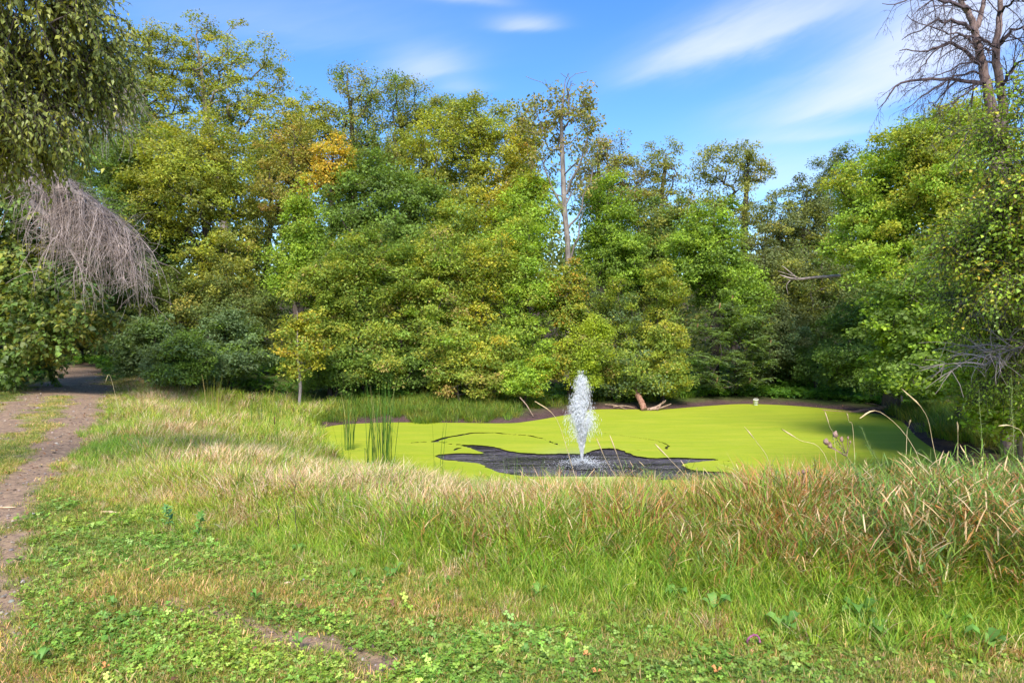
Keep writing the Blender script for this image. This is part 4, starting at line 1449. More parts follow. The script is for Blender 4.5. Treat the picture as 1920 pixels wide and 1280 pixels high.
# ------------------------------------------------------------------ the wood beyond, one mass
r = np.random.default_rng(404)
n = 5000
bx = r.uniform(-75, 75, n)
by = r.uniform(45, 68, n) - 0.10 * np.abs(bx)
bz = ground_z(bx, by)
hmax = 9.5 + 4.0 * fbm(bx, by, .12, 6, 3) - 2.2 * (bx > 12)
cz = bz + r.random(n) ** 0.9 * hmax
C = np.stack([bx, by, cz], 1)
per = 32
gi = np.repeat(np.arange(n), per)
off = norm(r.normal(size=(n * per, 3))) * (r.random(n * per) ** .4)[:, None] * 1.15
off[:, 2] *= .7
CC = C[gi] + off
m_ = len(CC)
cv, cf = leaf_quads(CC, norm(r.normal(size=(m_, 3)) * .6 + [0, -.3, .6]), norm(r.normal(size=(m_, 3))), .34 * (.6 + .8 * r.random(m_)), .26 * (.6 + .8 * r.random(m_)))
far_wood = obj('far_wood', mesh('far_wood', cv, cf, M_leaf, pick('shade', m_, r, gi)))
tag(far_wood, 'dark foliage of the wood beyond the front trees', 'wood', kind='stuff')
n_tris[0] += m_ * 2

# ------------------------------------------------------------------ ground vegetation: prototypes
def blades(n, R, Lr, wr, lean, curl, cols, r, segs=4, taper=1.0, crook=0.0):
    """n grass blades rising from a patch of radius R"""
    a = r.random(n) * 2 * np.pi
    rr = R * np.sqrt(r.random(n))
    base = np.stack([np.cos(a) * rr, np.sin(a) * rr, np.zeros(n) - .01], 1)
    az_ = a + r.normal(size=n) * 1.0
    L_ = r.uniform(*Lr, n)
    w_ = r.uniform(*wr, n)
    th = np.abs(r.normal(size=n)) * lean
    cu = curl * (.4 + 1.2 * r.random(n))
    side = np.stack([-np.sin(az_), np.cos(az_), np.zeros(n)], 1)
    tw = r.normal(size=n) * .6
    side = norm(side + np.stack([np.cos(az_), np.sin(az_), 0 * az_], 1) * tw[:, None])
    p = base.copy()
    V = []
    kink = r.random(n) < crook
    kat = r.integers(1, segs, n)
    for i in range(segs + 1):
        t_ = i / segs
        ww = w_ * (1 - t_ ** 1.6 * taper) * (0.7 + .6 * min(t_ * 3, 1)) * .5
        V.append(p - side * ww[:, None])
        V.append(p + side * ww[:, None])
        ang = th + cu * t_ ** 1.3 + np.where(kink & (i >= kat), 1.5, 0)
        d = np.stack([np.cos(az_) * np.sin(ang), np.sin(az_) * np.sin(ang), np.cos(ang)], 1)
        p = p + d * (L_ / segs)[:, None]
        p[:, 2] = np.maximum(p[:, 2], .004)
    V = np.stack(V, 1)                       # n, 2(segs+1), 3
    m_ = 2 * (segs + 1)
    k = np.arange(n)[:, None, None] * m_
    s_ = np.arange(segs)[None, :, None] * 2
    q = k + s_ + np.array([0, 1, 3, 2])[None, None, :]
    ci = r.choice(len(cols), n, p=np.array([c_[1] for c_ in cols]) / sum(c_[1] for c_ in cols))
    cc = np.array([c_[0] for c_ in cols])[ci] * (.8 + .4 * r.random(n))[:, None]
    return V.reshape(-1, 3), q.reshape(-1, 4), np.repeat(cc, segs, axis=0)


def merge(parts_):
    V, Fq, C = [], [], []
    o_ = 0
    for v, f_, c_ in parts_:
        V.append(v)
        Fq.append(np.asarray(f_) + o_)
        C.append(c_ if len(np.shape(c_)) == 2 else np.tile(c_, (len(f_), 1)))
        o_ += len(v)
    return np.concatenate(V), np.concatenate(Fq), np.concatenate(C)


def proto(name, v, f_, c_, mat=None):
    return bpy.data.objects.new(name, mesh(name, v, f_, mat or M_grass, c_))


G1 = [((0.24, 0.40, 0.035), 4), ((0.36, 0.48, 0.045), 3), ((0.15, 0.30, 0.03), 2.5), ((0.52, 0.50, 0.13), 1.2)]
G2 = [((0.16, 0.30, 0.028), 4), ((0.22, 0.36, 0.03), 3), ((0.10, 0.20, 0.03), 3)]
S1 = [((0.72, 0.52, 0.31), 4), ((0.60, 0.38, 0.18), 3), ((0.84, 0.68, 0.47), 3), ((0.36, 0.22, 0.10), 2), ((0.28, 0.36, 0.06), 1.2)]
S2 = [((0.54, 0.28, 0.09), 4), ((0.64, 0.42, 0.20), 3), ((0.38, 0.18, 0.07), 3), ((0.62, 0.46, 0.25), 1.0), ((0.22, 0.30, 0.04), 2.5)]
LW = [((0.20, 0.30, 0.04), 4), ((0.30, 0.32, 0.06), 3), ((0.48, 0.38, 0.16), 3), ((0.12, 0.22, 0.03), 2)]
rp = np.random.default_rng(1001)
P_short = [proto('short_grass_tuft', *blades(46, .10, (.02, .065), (.0025, .005), .7, 1.0, LW, rp, 3)) for _ in range(4)]
P_meadow = [proto('meadow_tuft', *blades(24, .11, (.22, .62), (.009, .020), .36, 1.2, G1, rp, 5)) for _ in range(5)]
P_straw = [proto('straw_tuft', *blades(30, .13, (.26, .70), (.007, .016), .42, 1.4, S1, rp, 5, crook=.35)) for _ in range(5)]
P_brown = [proto('brown_tuft', *blades(26, .13, (.28, .70), (.008, .018), .42, 1.4, S2, rp, 5, crook=.4)) for _ in range(4)]
P_bank = [proto('bank_tuft', *blades(34, .13, (.16, .42), (.007, .012), .35, 1.1, G2, rp, 4)) for _ in range(3)]


def reed(r, cols, h, nst=4):
    ps = []
    for s_ in range(nst):
        a = r.random() * 6.28
        b0 = np.array([np.cos(a), np.sin(a), 0]) * .06 * r.random()
        lean = np.array([r.normal() * .16 + .05, r.normal() * .16, 1.0])
        hh = h * (.7 + .5 * r.random())
        t_ = np.linspace(0, 1, 6)
        pts = b0 + np.outer(t_ * hh, lean) + np.outer(t_ ** 2, [r.normal() * .12, r.normal() * .12, 0])
        v, q = tubes([(pts, np.linspace(.0035, .0015, 6))], 3)
        ci = r.integers(0, len(cols))
        ps.append((v, q, np.array(cols[ci][0]) * .8))
        nl = int(9 * h / .9)
        for k in range(nl):
            t1 = .12 + .88 * (k + r.random() * .5) / nl
            p0 = b0 + lean * t1 * hh
            aa = k * 2.6 + r.normal() * .5
            L_ = (.13 + .12 * r.random())
            d = np.array([np.cos(aa), np.sin(aa), .7 + .6 * r.random()])
            sd_ = norm(np.cross(d, [0, 0, 1.])[None])[0]
            w_ = .004 + .0045 * r.random()
            m1 = p0 + d * L_ * .4
            m2 = p0 + d * L_ * .75 + np.array([0, 0, -.12 * L_])
            tip = p0 + d * L_ + np.array([0, 0, -.42 * L_ * (.2 + r.random())])
            v = np.array([p0 - sd_ * w_ * .5, p0 + sd_ * w_ * .5, m1 + sd_ * w_, m1 - sd_ * w_, m2 + sd_ * w_ * .8, m2 - sd_ * w_ * .8, tip + sd_ * .0008, tip - sd_ * .0008])
            f_ = np.array([[0, 1, 2, 3], [3, 2, 4, 5], [5, 4, 6, 7]])
            low = 1 - t1
            pc = [c_[0] for c_ in (S2 if r.random() < .42 + .5 * low else cols)]
            ps.append((v, f_, np.array(pc[r.integers(0, len(pc))]) * (.8 + .4 * r.random())))
    return merge(ps)


RG = [((0.15, 0.26, 0.05), 1), ((0.20, 0.32, 0.05), 1), ((0.26, 0.34, 0.06), 1), ((0.14, 0.24, 0.07), 1)]
P_reed = [proto('leafy_reed', *reed(rp, RG, .85)) for _ in range(5)]


def clover(r, n, R, s, zc, cols):
    ps = []
    for k in range(n):
        a = r.random() * 6.28
        rr = R * math.sqrt(r.random())
        c_ = np.array([math.cos(a) * rr, math.sin(a) * rr, r.uniform(*zc)])
        tl_ = norm((np.array([0, 0, 1.]) + r.normal(size=3) * .35)[None])[0]
        u = norm(np.cross(tl_, r.normal(size=3))[None])[0]
        w_ = np.cross(tl_, u)
        cc = np.array(cols[r.integers(0, len(cols))]) * (.75 + .5 * r.random())
        sz = s * (.6 + .7 * r.random())
        a0 = r.random() * 6.28
        for j in range(3):
            a1 = a0 + j * 2.094
            d = u * math.cos(a1) + w_ * math.sin(a1)
            e = np.cross(tl_, d)
            v = np.array([c_, c_ + d * sz * .55 + e * sz * .5, c_ + d * sz * 1.05 + e * .22 * sz, c_ + d * sz * 1.05 - e * .22 * sz, c_ + d * sz * .55 - e * sz * .5])
            v = np.vstack([v[0], v[1], v[2], v[3], v[4]])
            ps.append((v, np.array([[0, 1, 2, 3], [0, 3, 4, 4]])[:1], cc))
            ps.append((v[[0, 3, 4]][[0, 1, 2, 0]] if False else np.array([v[0], v[3], v[4], (v[0] + v[4]) / 2]), np.array([[0, 1, 2, 3]]), cc))
    return merge(ps)


CL = [(.20, .34, .045), (.27, .41, .06), (.14, .25, .035), (.33, .45, .10)]
P_clover = [proto('clover_patch', *clover(rp, 22, .12, .0125, (.008, .032), CL)) for _ in range(4)]
P_cover = [proto('leafy_cover', *clover(rp, 30, .22, .05, (.03, .22), [(.12, .26, .03), (.17, .33, .035), (.09, .19, .03)])) for _ in range(3)]


def rosette(r, n, L_, w_, cols, up=.35):
    vs, fs, cs = [], [], []
    o_ = 0
    for k in range(n):
        a = k / n * 6.28 + r.normal() * .3
        l_ = L_ * (.65 + .5 * r.random())
        ww = w_ * (.7 + .5 * r.random())
        elev = up + .35 * r.random()
        d = np.array([math.cos(a), math.sin(a), 0])
        e = np.array([-math.sin(a), math.cos(a), 0])
        rows = []
        for i, (t_, wf) in enumerate([(0, .12), (.25, .45), (.5, 1), (.75, .8), (1, .08)]):
            z = math.sin(min(t_ * 2.2, 2.6)) * elev * l_ + .01
            c_ = d * l_ * t_ * .92 + np.array([0, 0, z])
            wav = .12 * ww * math.sin(i * 2.3 + k)
            rows += [c_ - e * ww * wf * .5 + [0, 0, ww * .12 * wf + wav], c_, c_ + e * ww * wf * .5 + [0, 0, ww * .12 * wf - wav]]
        vs.append(np.array(rows))
        for i in range(4):
            for j in range(2):
                b_ = o_ + i * 3 + j
                fs.append([b_, b_ + 1, b_ + 4, b_ + 3])
        c_ = np.array(cols[r.integers(0, len(cols))]) * (.8 + .4 * r.random())
        cs += [c_] * 8
        o_ += 15
    return np.concatenate(vs), np.array(fs), np.array(cs)


P_plant = [proto('plantain', *rosette(rp, 7, .05, .03, CL, .25)) for _ in range(3)]
TANL = [(.46, .32, .15), (.58, .42, .20), (.30, .15, .08), (.50, .26, .10)]
P_litter = []
for _ in range(4):
    v, f_, c_ = rosette(rp, 1, .05, .032, TANL, .15)
    P_litter.append(proto('fallen_leaf', v - [.02, 0, 0], f_, c_))


# ------------------------------------------------------------------ scattering over the ground
def scatter(name, label, protos, P_, scale, tint, rz=None, tilt=.12, seed=0, cat=None):
    n = len(P_)
    r = np.random.default_rng(seed + 5000)
    me = bpy.data.meshes.new(name)
    me.vertices.add(n)
    me.vertices.foreach_set('co', np.asarray(P_, np.float32).ravel())
    rot = np.stack([r.normal(size=n) * tilt, r.normal(size=n) * tilt, r.random(n) * 6.283 if rz is None else rz], 1)
    a_ = me.attributes.new('rot', 'FLOAT_VECTOR', 'POINT')
    a_.data.foreach_set('vector', rot.astype(np.float32).ravel())
    a_ = me.attributes.new('scl', 'FLOAT', 'POINT')
    a_.data.foreach_set('value', np.asarray(scale, np.float32))
    a_ = me.attributes.new('idx', 'INT', 'POINT')
    a_.data.foreach_set('value', r.integers(0, len(protos), n).astype(np.int32))
    a_ = me.attributes.new('tint', 'FLOAT_COLOR', 'POINT')
    c_ = np.ones((n, 4), np.float32)
    c_[:, :3] = tint
    a_.data.foreach_set('color', c_.ravel())
    me.update()
    o_ = obj(name, me)
    ng = bpy.data.node_groups.new(name, 'GeometryNodeTree')
    ng.interface.new_socket('Geometry', in_out='INPUT', socket_type='NodeSocketGeometry')
    ng.interface.new_socket('Geometry', in_out='OUTPUT', socket_type='NodeSocketGeometry')
    K = NB(ng)
    gi_ = K.n('NodeGroupInput')
    go = K.n('NodeGroupOutput')
    jn = K.n('GeometryNodeJoinGeometry')
    for p_ in protos:
        oi = K.n('GeometryNodeObjectInfo')
        oi.inputs['Object'].default_value = p_
        oi.transform_space = 'ORIGINAL'
        g2 = K.n('GeometryNodeGeometryToInstance')
        K.l(oi.outputs['Geometry'], g2.inputs[0])
        K.l(g2.outputs[0], jn.inputs[0])
    ip = K.n('GeometryNodeInstanceOnPoints')
    ip.inputs['Pick Instance'].default_value = True

    def named(nm, ty):
        nd = K.n('GeometryNodeInputNamedAttribute', data_type=ty)
        nd.inputs['Name'].default_value = nm
        return nd.outputs['Attribute']
    K.l(gi_.outputs[0], ip.inputs['Points'])
    K.l(jn.outputs[0], ip.inputs['Instance'])
    K.l(named('idx', 'INT'), ip.inputs['Instance Index'])
    er = K.n('FunctionNodeEulerToRotation')
    K.l(named('rot', 'FLOAT_VECTOR'), er.inputs[0])
    K.l(er.outputs[0], ip.inputs['Rotation'])
    K.l(named('scl', 'FLOAT'), ip.inputs['Scale'])
    K.l(ip.outputs[0], go.inputs[0])
    md = o_.modifiers.new('scatter', 'NODES')
    md.node_group = ng
    tag(o_, label, cat or name.replace('_', ' '), kind='stuff')
    return o_


def wedge(n, y0, y1, r, wide=.80, extra=1.6):
    y_ = y0 * (y1 / y0) ** r.random(n)
    x_ = (r.random(n) * 2 - 1) * (wide * y_ + extra)
    return x_, y_


def fields(x_, y_):
    P_ = np.stack([x_, y_], 1)
    z_ = ground_z(x_, y_)
    return dict(P=P_, z=z_, d=sdf(P_, POND), tall=-sdf(P_, TALL), dirt=dirt_field(x_, y_), straw=straw_field(x_, y_, z_))


def warm(n, r, amt=.12):
    b = 1 + amt * r.normal(size=n)
    return np.stack([b * (1 + .06 * r.normal(size=n)), b, b * (1 + .08 * r.normal(size=n))], 1).clip(.4, 1.7)


rs = np.random.default_rng(2024)
# tall meadow
x_, y_ = wedge(46000, 3.4, 28, rs)
f_ = fields(x_, y_)
px_, py_ = project(x_, y_, f_['z'])
inm = (f_['tall'] > -0.05 + .15 * rs.normal(size=len(x_))) & (f_['d'] > 0.02) & (y_ < 27) & (f_['dirt'] < .75)
farbank = (y_ > 19.5) & (x_ > -6.0) | (y_ > 24)
inm &= ~farbank
inm &= ~((x_ > 8.3) & (y_ > 13.5))
h = .30 + .70 * sstep(f_['tall'], 0.0, 1.1)
h *= .78 + .35 * fbm(x_, y_, .8, 91, 3)
h *= 1 - .55 * (1 - sstep(f_['d'], 0.3, 3.4)) * (x_ > -4)
h *= 1 - .25 * blob(px_, py_, 760, 1120, 260, 50)
h *= 1 + .35 * sstep(px_, 1250, 1600) * (y_ < 9)
h *= 1.06
h *= 1 - .50 * blob(px_, py_, 1250, 935, 260, 40)
h *= 1 + .22 * sstep(px_, 850, 1150) * (1 - sstep(px_, 1500, 1700)) * blob(px_, py_, 1200, 1040, 600, 60)
st = np.clip((f_['straw'] * 1.12 + .03) * (1 - .75 * (1 - sstep(f_['d'], 1.2, 3.2)) * (x_ > -3.5)) + .75 * fbm(x_, y_, 1.3, 95, 3), 0.05, .96)
u = rs.random(len(x_))
is_straw = u < st * .90
brown = sstep(px_, 900, 1350) * .75 + .35 * blob(px_, py_, 800, 1050, 250, 60) + .35 * blob(px_, py_, 1150, 1030, 250, 50)
is_brown = is_straw & (rs.random(len(x_)) < brown)
dens_near = rs.random(len(x_)) < (.50 + .50 * sstep(y_, 3, 8))
inm &= dens_near


def put(mask_, nm, lb, pr, sc, ti, seed):
    k = np.where(mask_)[0]
    scatter(nm, lb, pr, np.column_stack([x_[k], y_[k], f_['z'][k]]), sc[k], ti[k], seed=seed)
    return len(k)


tn = warm(len(x_), rs, .14)
lime = (blob(px_, py_, 450, 800, 300, 90) + blob(px_, py_, 300, 950, 260, 60))[:, None]
tg = tn * (1 + lime * np.array([.28, .10, .25]))
cool = (blob(px_, py_, 1150, 900, 300, 35) + .7 * blob(px_, py_, 190, 850, 60, 40))[:, None]
tg = tg * np.array([1.0, .99, 1.0])
tg = tg * (1 - cool * np.array([.25, 0, -.1]))
cnts = [put(inm & ~is_straw, 'meadow_grass', 'tall green meadow grass on the near bank of the pond', P_meadow, h, tg, 1),
        put(inm & is_straw & ~is_brown, 'dry_grass', 'bleached straw-coloured grass through the near bank meadow', P_straw, h * 1.0, tn, 2),
        put(is_brown & inm, 'brown_grass', 'orange-brown withered grass of the right-hand meadow', P_brown, h * 1.0, tn, 3)]
# leafy reed canary grass to the right
x_, y_ = wedge(11000, 3.9, 14, rs)
f_ = fields(x_, y_)
px_, py_ = project(x_, y_, f_['z'])
pr_ = .95 * sstep(px_, 1330, 1620) * sstep(f_['tall'], .35, .9) + .12 * sstep(px_, 950, 1300) * sstep(f_['tall'], .4, 1) + .05 * sstep(f_['tall'], .5, 1)
k_ = (rs.random(len(x_)) < pr_) & (f_['d'] > .1) & (y_ < 12.5)
sc = (.49 + .26 * sstep(px_, 1450, 1800)) * (.8 + .35 * rs.random(len(x_))) * (1 - .30 * (1 - sstep(f_['d'], 0, 2.5)))
cnts.append(put(k_, 'reed_grass', 'leafy reed grass with green and rusty blades at the lower right', P_reed, sc, warm(len(x_), rs, .15), 4))

# far and side banks
n = 26000
x_ = rs.uniform(-9, 19, n)
y_ = rs.uniform(12.5, 36, n)
f_ = fields(x_, y_)
nb = fbm(x_, y_, .8, 111, 3)
k_ = (f_['d'] > 1.1 + 1.2 * nb - .5 * ((x_ < 0) | (x_ > 11))) & (f_['d'] < 6.5) & ((y_ > 19.3) & (x_ > -6.2) | (x_ > 9.2) & (y_ > 13.2))
k_ &= rs.random(n) < (1 - .75 * sstep(f_['d'], 2.4, 4.5) * (x_ < 7.5)) * (.25 + .75 * ((x_ < 1.2) | (x_ > 7.8)))
tt = warm(n, rs, .15) * np.where(rs.random(n)[:, None] < .3, np.array([1.7, .95, 1.5]), np.array([.95, .85, .9]))
is_cover = (x_ > 7.5) & (y_ > 23.5)
cnts.append(put(k_ & ~is_cover, 'bank_grass', 'grass along the far and right banks of the pond', P_bank, .8 + .5 * rs.random(n) + .4 * (x_ > 10) - .1 * (x_ < 1), tt, 5))
k2 = (f_['d'] > 1.6 + .5 * nb) & (f_['d'] < 8) & is_cover | ((f_['d'] > 1.7) & (f_['d'] < 4) & (x_ > 1) & (x_ < 8) & (y_ > 20) & (rs.random(n) < .35))
cnts.append(put(k2, 'leafy_ground_cover', 'bright green leafy ground cover on the verge beyond the pond', P_cover, .8 + .5 * rs.random(n), warm(n, rs, .15) * 1.05, 6))

# lawn
x_, y_ = wedge(60000, 3.1, 32, rs)
f_ = fields(x_, y_)
px_, py_ = project(x_, y_, f_['z'])
nn_ = fbm(x_, y_, 1.3, 31, 4)
k_ = (f_['tall'] < .35) & (f_['dirt'] < .22 + .75 * rs.random(len(x_)) ** 1.5) & (y_ < 30)
dr = np.clip(.55 + 1.1 * nn_ + .35 * rs.normal(size=len(x_)), 0, 1)
dr = np.clip(dr + .5 * blob(px_, py_, 320, 1110, 260, 30) + .5 * blob(px_, py_, 240, 905, 110, 40) + .4 * blob(px_, py_, 830, 1150, 200, 30) - .4 * blob(px_, py_, 300, 1030, 200, 50), 0, 1)
tl = warm(len(x_), rs, .18) * (np.array([.95, .98, 1.0]) * (1 - dr[:, None]) + np.array([1.62, 1.22, 1.45]) * dr[:, None])
cnts.append(put(k_, 'lawn_grass', 'short mown grass, green and tan, between the track and the meadow', P_short, .75 + .5 * rs.random(len(x_)) + .5 * sstep(f_['tall'], -.3, .3) + .02 * y_, tl, 7))
x_, y_ = wedge(24000, 3.1, 9, rs)
f_ = fields(x_, y_)
px_, py_ = project(x_, y_, f_['z'])
cz_ = fbm(x_, y_, 1.7, 131, 3) * .9 + .12
for b in [(330, 1030, 200, 55, .8), (350, 1210, 330, 60, .7), (900, 1250, 400, 40, .6), (620, 1110, 160, 35, .5), (700, 1200, 200, 40, .4), (1500, 1250, 400, 30, .4)]:
    cz_ = np.maximum(cz_, b[4] + .25 * fbm(x_, y_, 3.1, 133, 2)) * blob(px_, py_, *b[:4]) ** .5 + cz_ * (1 - blob(px_, py_, *b[:4]) ** .5)
cz_ = cz_ - .9 * blob(px_, py_, 320, 1110, 260, 25) - .6 * blob(px_, py_, 830, 1150, 250, 30)
k_ = (f_['tall'] < .2) & (f_['dirt'] < .22) & (rs.random(len(x_)) < cz_ * .95 * (.45 + .9 * (fbm(x_, y_, 5.5, 135, 2) > -.1))) & (px_ > 40)
cnts.append(put(k_, 'clover', 'clover and small round leaved weeds in the short grass', P_clover, .6 + .8 * rs.random(len(x_)), warm(len(x_), rs, .2) * (1 + .45 * fbm(x_, y_, 2.0, 171, 3))[:, None] * (1 + np.array([.35, .1, 0]) * fbm(x_, y_, 3.0, 173, 2)[:, None]), 8))
k_ = (f_['tall'] < .5) & (f_['dirt'] < .2) & (rs.random(len(x_)) < .012 + .03 * (cz_ > .5) + .10 * (px_ > 1350) * (f_['tall'] > -.25))
cnts.append(put(k_, 'plantain_weeds', 'small broad-leaved plantains scattered through the short grass', P_plant, .6 + .8 * rs.random(len(x_)), warm(len(x_), rs, .18), 9))
# fallen leaves
n = 5200
x_, y_ = wedge(n, 3.1, 34, rs)
f_ = fields(x_, y_)
mudz = (f_['d'] > .1) & (f_['d'] < 2.0) & (y_ > 18)
k_ = ((f_['dirt'] > .4) & (rs.random(n) < .7) & (y_ > 6)) | (f_['tall'] < .1) & (rs.random(n) < .07) | mudz | ((y_ > 18) & (f_['d'] > .1) & (rs.random(n) < .5) & (x_ > -6))
f_['z'] = f_['z'] + .012
cnts.append(put(k_, 'fallen_leaves', 'small tan fallen leaves on the track and the mud bank', P_litter, .7 + .6 * rs.random(n) + .025 * y_, warm(n, rs, .2), 10))
# gravel and crumbs of earth on the bare ground
x_, y_ = wedge(30000, 3.1, 30, rs)
f_ = fields(x_, y_)
k_ = (f_['dirt'] > .45) & (rs.random(len(x_)) < .8) & (f_['tall'] < .3)
P_peb = []
for q_ in range(3):
    an = np.arange(6) / 6 * 6.283
    tp = np.stack([np.cos(an) * .012 * (.7 + .5 * rp.random(6)), np.sin(an) * .009 * (.7 + .5 * rp.random(6)), np.full(6, .002)], 1)
    v = np.vstack([tp, tp * [.6, .6, 0] + [0, 0, .009]])
    f4 = np.array([[i, (i + 1) % 6, 6 + (i + 1) % 6, 6 + i] for i in range(6)] + [[6, 7, 8, 9], [6, 9, 10, 11]])
    P_peb.append(proto('pebble', v, f4, np.tile([[.30, .23, .19], [.42, .36, .32], [.2, .14, .11]][q_], (len(f4), 1))))
cnts.append(put(k_, 'gravel', 'small stones and earth crumbs lying on the bare track', P_peb, (.4 + 1.2 * rs.random(len(x_)) ** 3) * (1 + .05 * y_), warm(len(x_), rs, .25), 12))
# undergrowth at the foot of the wood
n = 6000
x_ = rs.uniform(-34, 30, n)
y_ = rs.uniform(15, 44, n)
f_ = fields(x_, y_)
k_ = (f_['d'] > 3.2) & (f_['dirt'] < .05) & ((y_ > 24.5) | (x_ < -.70 * y_ + .4) & (y_ > 17) & (x_ < -13.3) | (x_ > 13.5))
nd = fbm(x_, y_, .5, 141, 2)
cnts.append(put(k_ & (nd > -.3), 'undergrowth', 'low shaded leafy undergrowth at the foot of the wood', P_cover, 1.2 + 1.0 * rs.random(n), warm(n, rs, .2) * .8, 11))


# ------------------------------------------------------------------ single plants and things
def gz(x_, y_):
    return float(ground_z(np.array([x_]), np.array([y_]))[0])


def cattail(label, px, Y, n, h, spread, seed, cols, brown=0, thin=1.0):
    r = np.random.default_rng(seed)
    X = (px - 960) / F * Y
    B = np.array([X, Y, max(gz(X, Y), WZ - .02) - .03])
    t_ = thing('cattail_clump', label, 'cattail', tuple(B), 'cattail clumps round the pond')
    vs, fs, cs = [], [], []
    o_ = 0
    v, f_, c_ = blades(n, spread, (h * .72, h * 1.08), (.010 * thin, .017 * thin), .09, .22, cols, r, 6, taper=.9, crook=.12)
    obj('leaves', mesh('leaves', v, f_, M_weed, c_), t_)
    for k in range(brown):
        a = r.random() * 6.28
        b0 = np.array([math.cos(a), math.sin(a), 0]) * spread * .6
        top = b0 + np.array([r.normal() * .06, r.normal() * .06, h * .85])
        v, q = tubes([(bez(b0, top, np.zeros(3), 5), np.full(6, .004))], 5)
        st_ = obj('stem', mesh('stem', v, q, M_stem), t_)
        d_ = (top - b0) / np.linalg.norm(top - b0)
        v, q = tubes([(np.array([top - d_ * .16, top - d_ * .15, top - d_ * .02, top - d_ * .01]), np.array([.004, .011, .011, .003]))], 7)
        obj('seed_head', mesh('seed_head', v, q, M_seed, smooth=True), t_)


M_stem = simple_mat('pale_green_stem', (.16, .22, .05), (.26, .30, .10), 20, .8, 0)
M_dry = simple_mat('dry_stem', (.50, .36, .18), (.70, .55, .32), 20, .8, 0)
M_seed = simple_mat('brown_seed_head', (.10, .045, .02), (.20, .10, .05), 40, .9, .5)
CG = [((.08, .17, .025), 4), ((.12, .22, .03), 3), ((.05, .11, .02), 2), ((.38, .33, .12), 1)]
CY = [((.40, .38, .05), 3), ((.22, .30, .04), 3), ((.48, .34, .12), 2)]
cattail('tallest green cattail clump, standing in the duckweed at the left of the pond', 718, 14.3, 60, 2.0, .22, 1, CG)
cattail('second green cattail bunch just left of the tallest clump', 690, 14.4, 10, 1.55, .10, 2, CG)
cattail('slender green cattail clump at the left tip of the pond', 655, 16.6, 26, 1.55, .12, 3, CG)
cattail('sparse thin cattail shoots between the tall clump and the fountain', 822, 14.0, 8, 1.45, .12, 4, CG, thin=.6)
cattail('yellowing cattail clump with ragged tops in front of the blue-green bushes', 402, 18.6, 30, 1.25, .30, 5, CY, thin=.8)
cattail('loose green and tan cattails right of the yellowing clump', 492, 18.0, 14, 1.2, .45, 6, CG, 1, thin=.8)
cattail('few short cattails with a brown head in the left meadow', 505, 13.0, 7, 1.1, .25, 7, CG, 1, thin=.8)
cattail('dark short reed shoots at the water edge left of the fountain', 985, 12.7, 9, .75, .5, 8, [((.09, .16, .03), 1), ((.13, .2, .04), 1)], thin=.7)
cattail('upright thin cattail leaves in the meadow below the left pond tip', 640, 12.6, 8, 1.0, .2, 9, CG, thin=.7)

stalks = [
    ('pale arching grass stalk with a nodding head just left of the fountain', (1062, 838), (1040, 780), (1003, 752), 8.0),
    ('tallest pale grass stalk bending left over the right end of the pond', (1752, 845), (1735, 775), (1690, 728), 6.6),
    ('hooked grass stalk whose tip hangs down beside the tallest one', (1715, 842), (1650, 772), (1612, 784), 6.4),
    ('short stiff grass stalk right of the hooked one', (1700, 822), (1704, 800), (1707, 786), 6.8),
    ('straight seed stalk at the corner of the right bank', (1796, 855), (1796, 815), (1795, 790), 6.6),
    ('thin straight stalk slanting left over the duckweed centre right', (1443, 868), (1420, 830), (1396, 800), 7.2),
    ('long straight pale stalk across the duckweed right of centre', (1545, 850), (1500, 825), (1464, 803), 7.0),
    ('slim stalk left of the goldenrod over the duckweed', (1565, 830), (1556, 800), (1546, 770), 7.4),
    ('slim seed stalk below the floating log', (1600, 812), (1592, 790), (1588, 774), 7.6),
    ('pale hooked stalk at the right edge over the bank grass', (1925, 835), (1900, 800), (1872, 798), 6.0),
    ('first of three pale stalks right of the fountain', (1160, 905), (1135, 860), (1118, 820), 7.4),
    ('second of three pale stalks right of the fountain', (1175, 905), (1160, 860), (1143, 815), 7.4),
    ('third of three pale stalks right of the fountain', (1290, 900), (1260, 865), (1228, 832), 7.0),
    ('drooping dry stalk over the left track edge', (215, 735), (205, 702), (198, 716), 16.0),
]
for k, (lb, b0, mid, tip, Y) in enumerate(stalks):
    r = np.random.default_rng(900 + k)
    X = (b0[0] + (b0[0] - tip[0]) * .6 - 960) / F * Y
    zb = gz(X, Y)
    pts = catmull([np.array([X, Y, zb]), at(*b0, Y), at(*mid, Y - .05), at(*tip, Y - .1)], 5, closed=False)
    B = pts[0].copy()
    t_ = thing('grass_stalk', lb, 'grass stalk', tuple(B), 'single grass stalks standing over the meadow')
    v, q = tubes([(pts - B, np.linspace(.0035, .0016, len(pts)))], 4)
    obj('stem', mesh('stem', v, q, M_dry), t_)
    hp = pts[-5:] - B
    v, q = tubes([(hp, np.array([.002, .0065, .007, .005, .001]))], 5)
    v = v + r.normal(size=v.shape) * .0015
    obj('seed_head', mesh('seed_head', v, q, M_dry), t_)


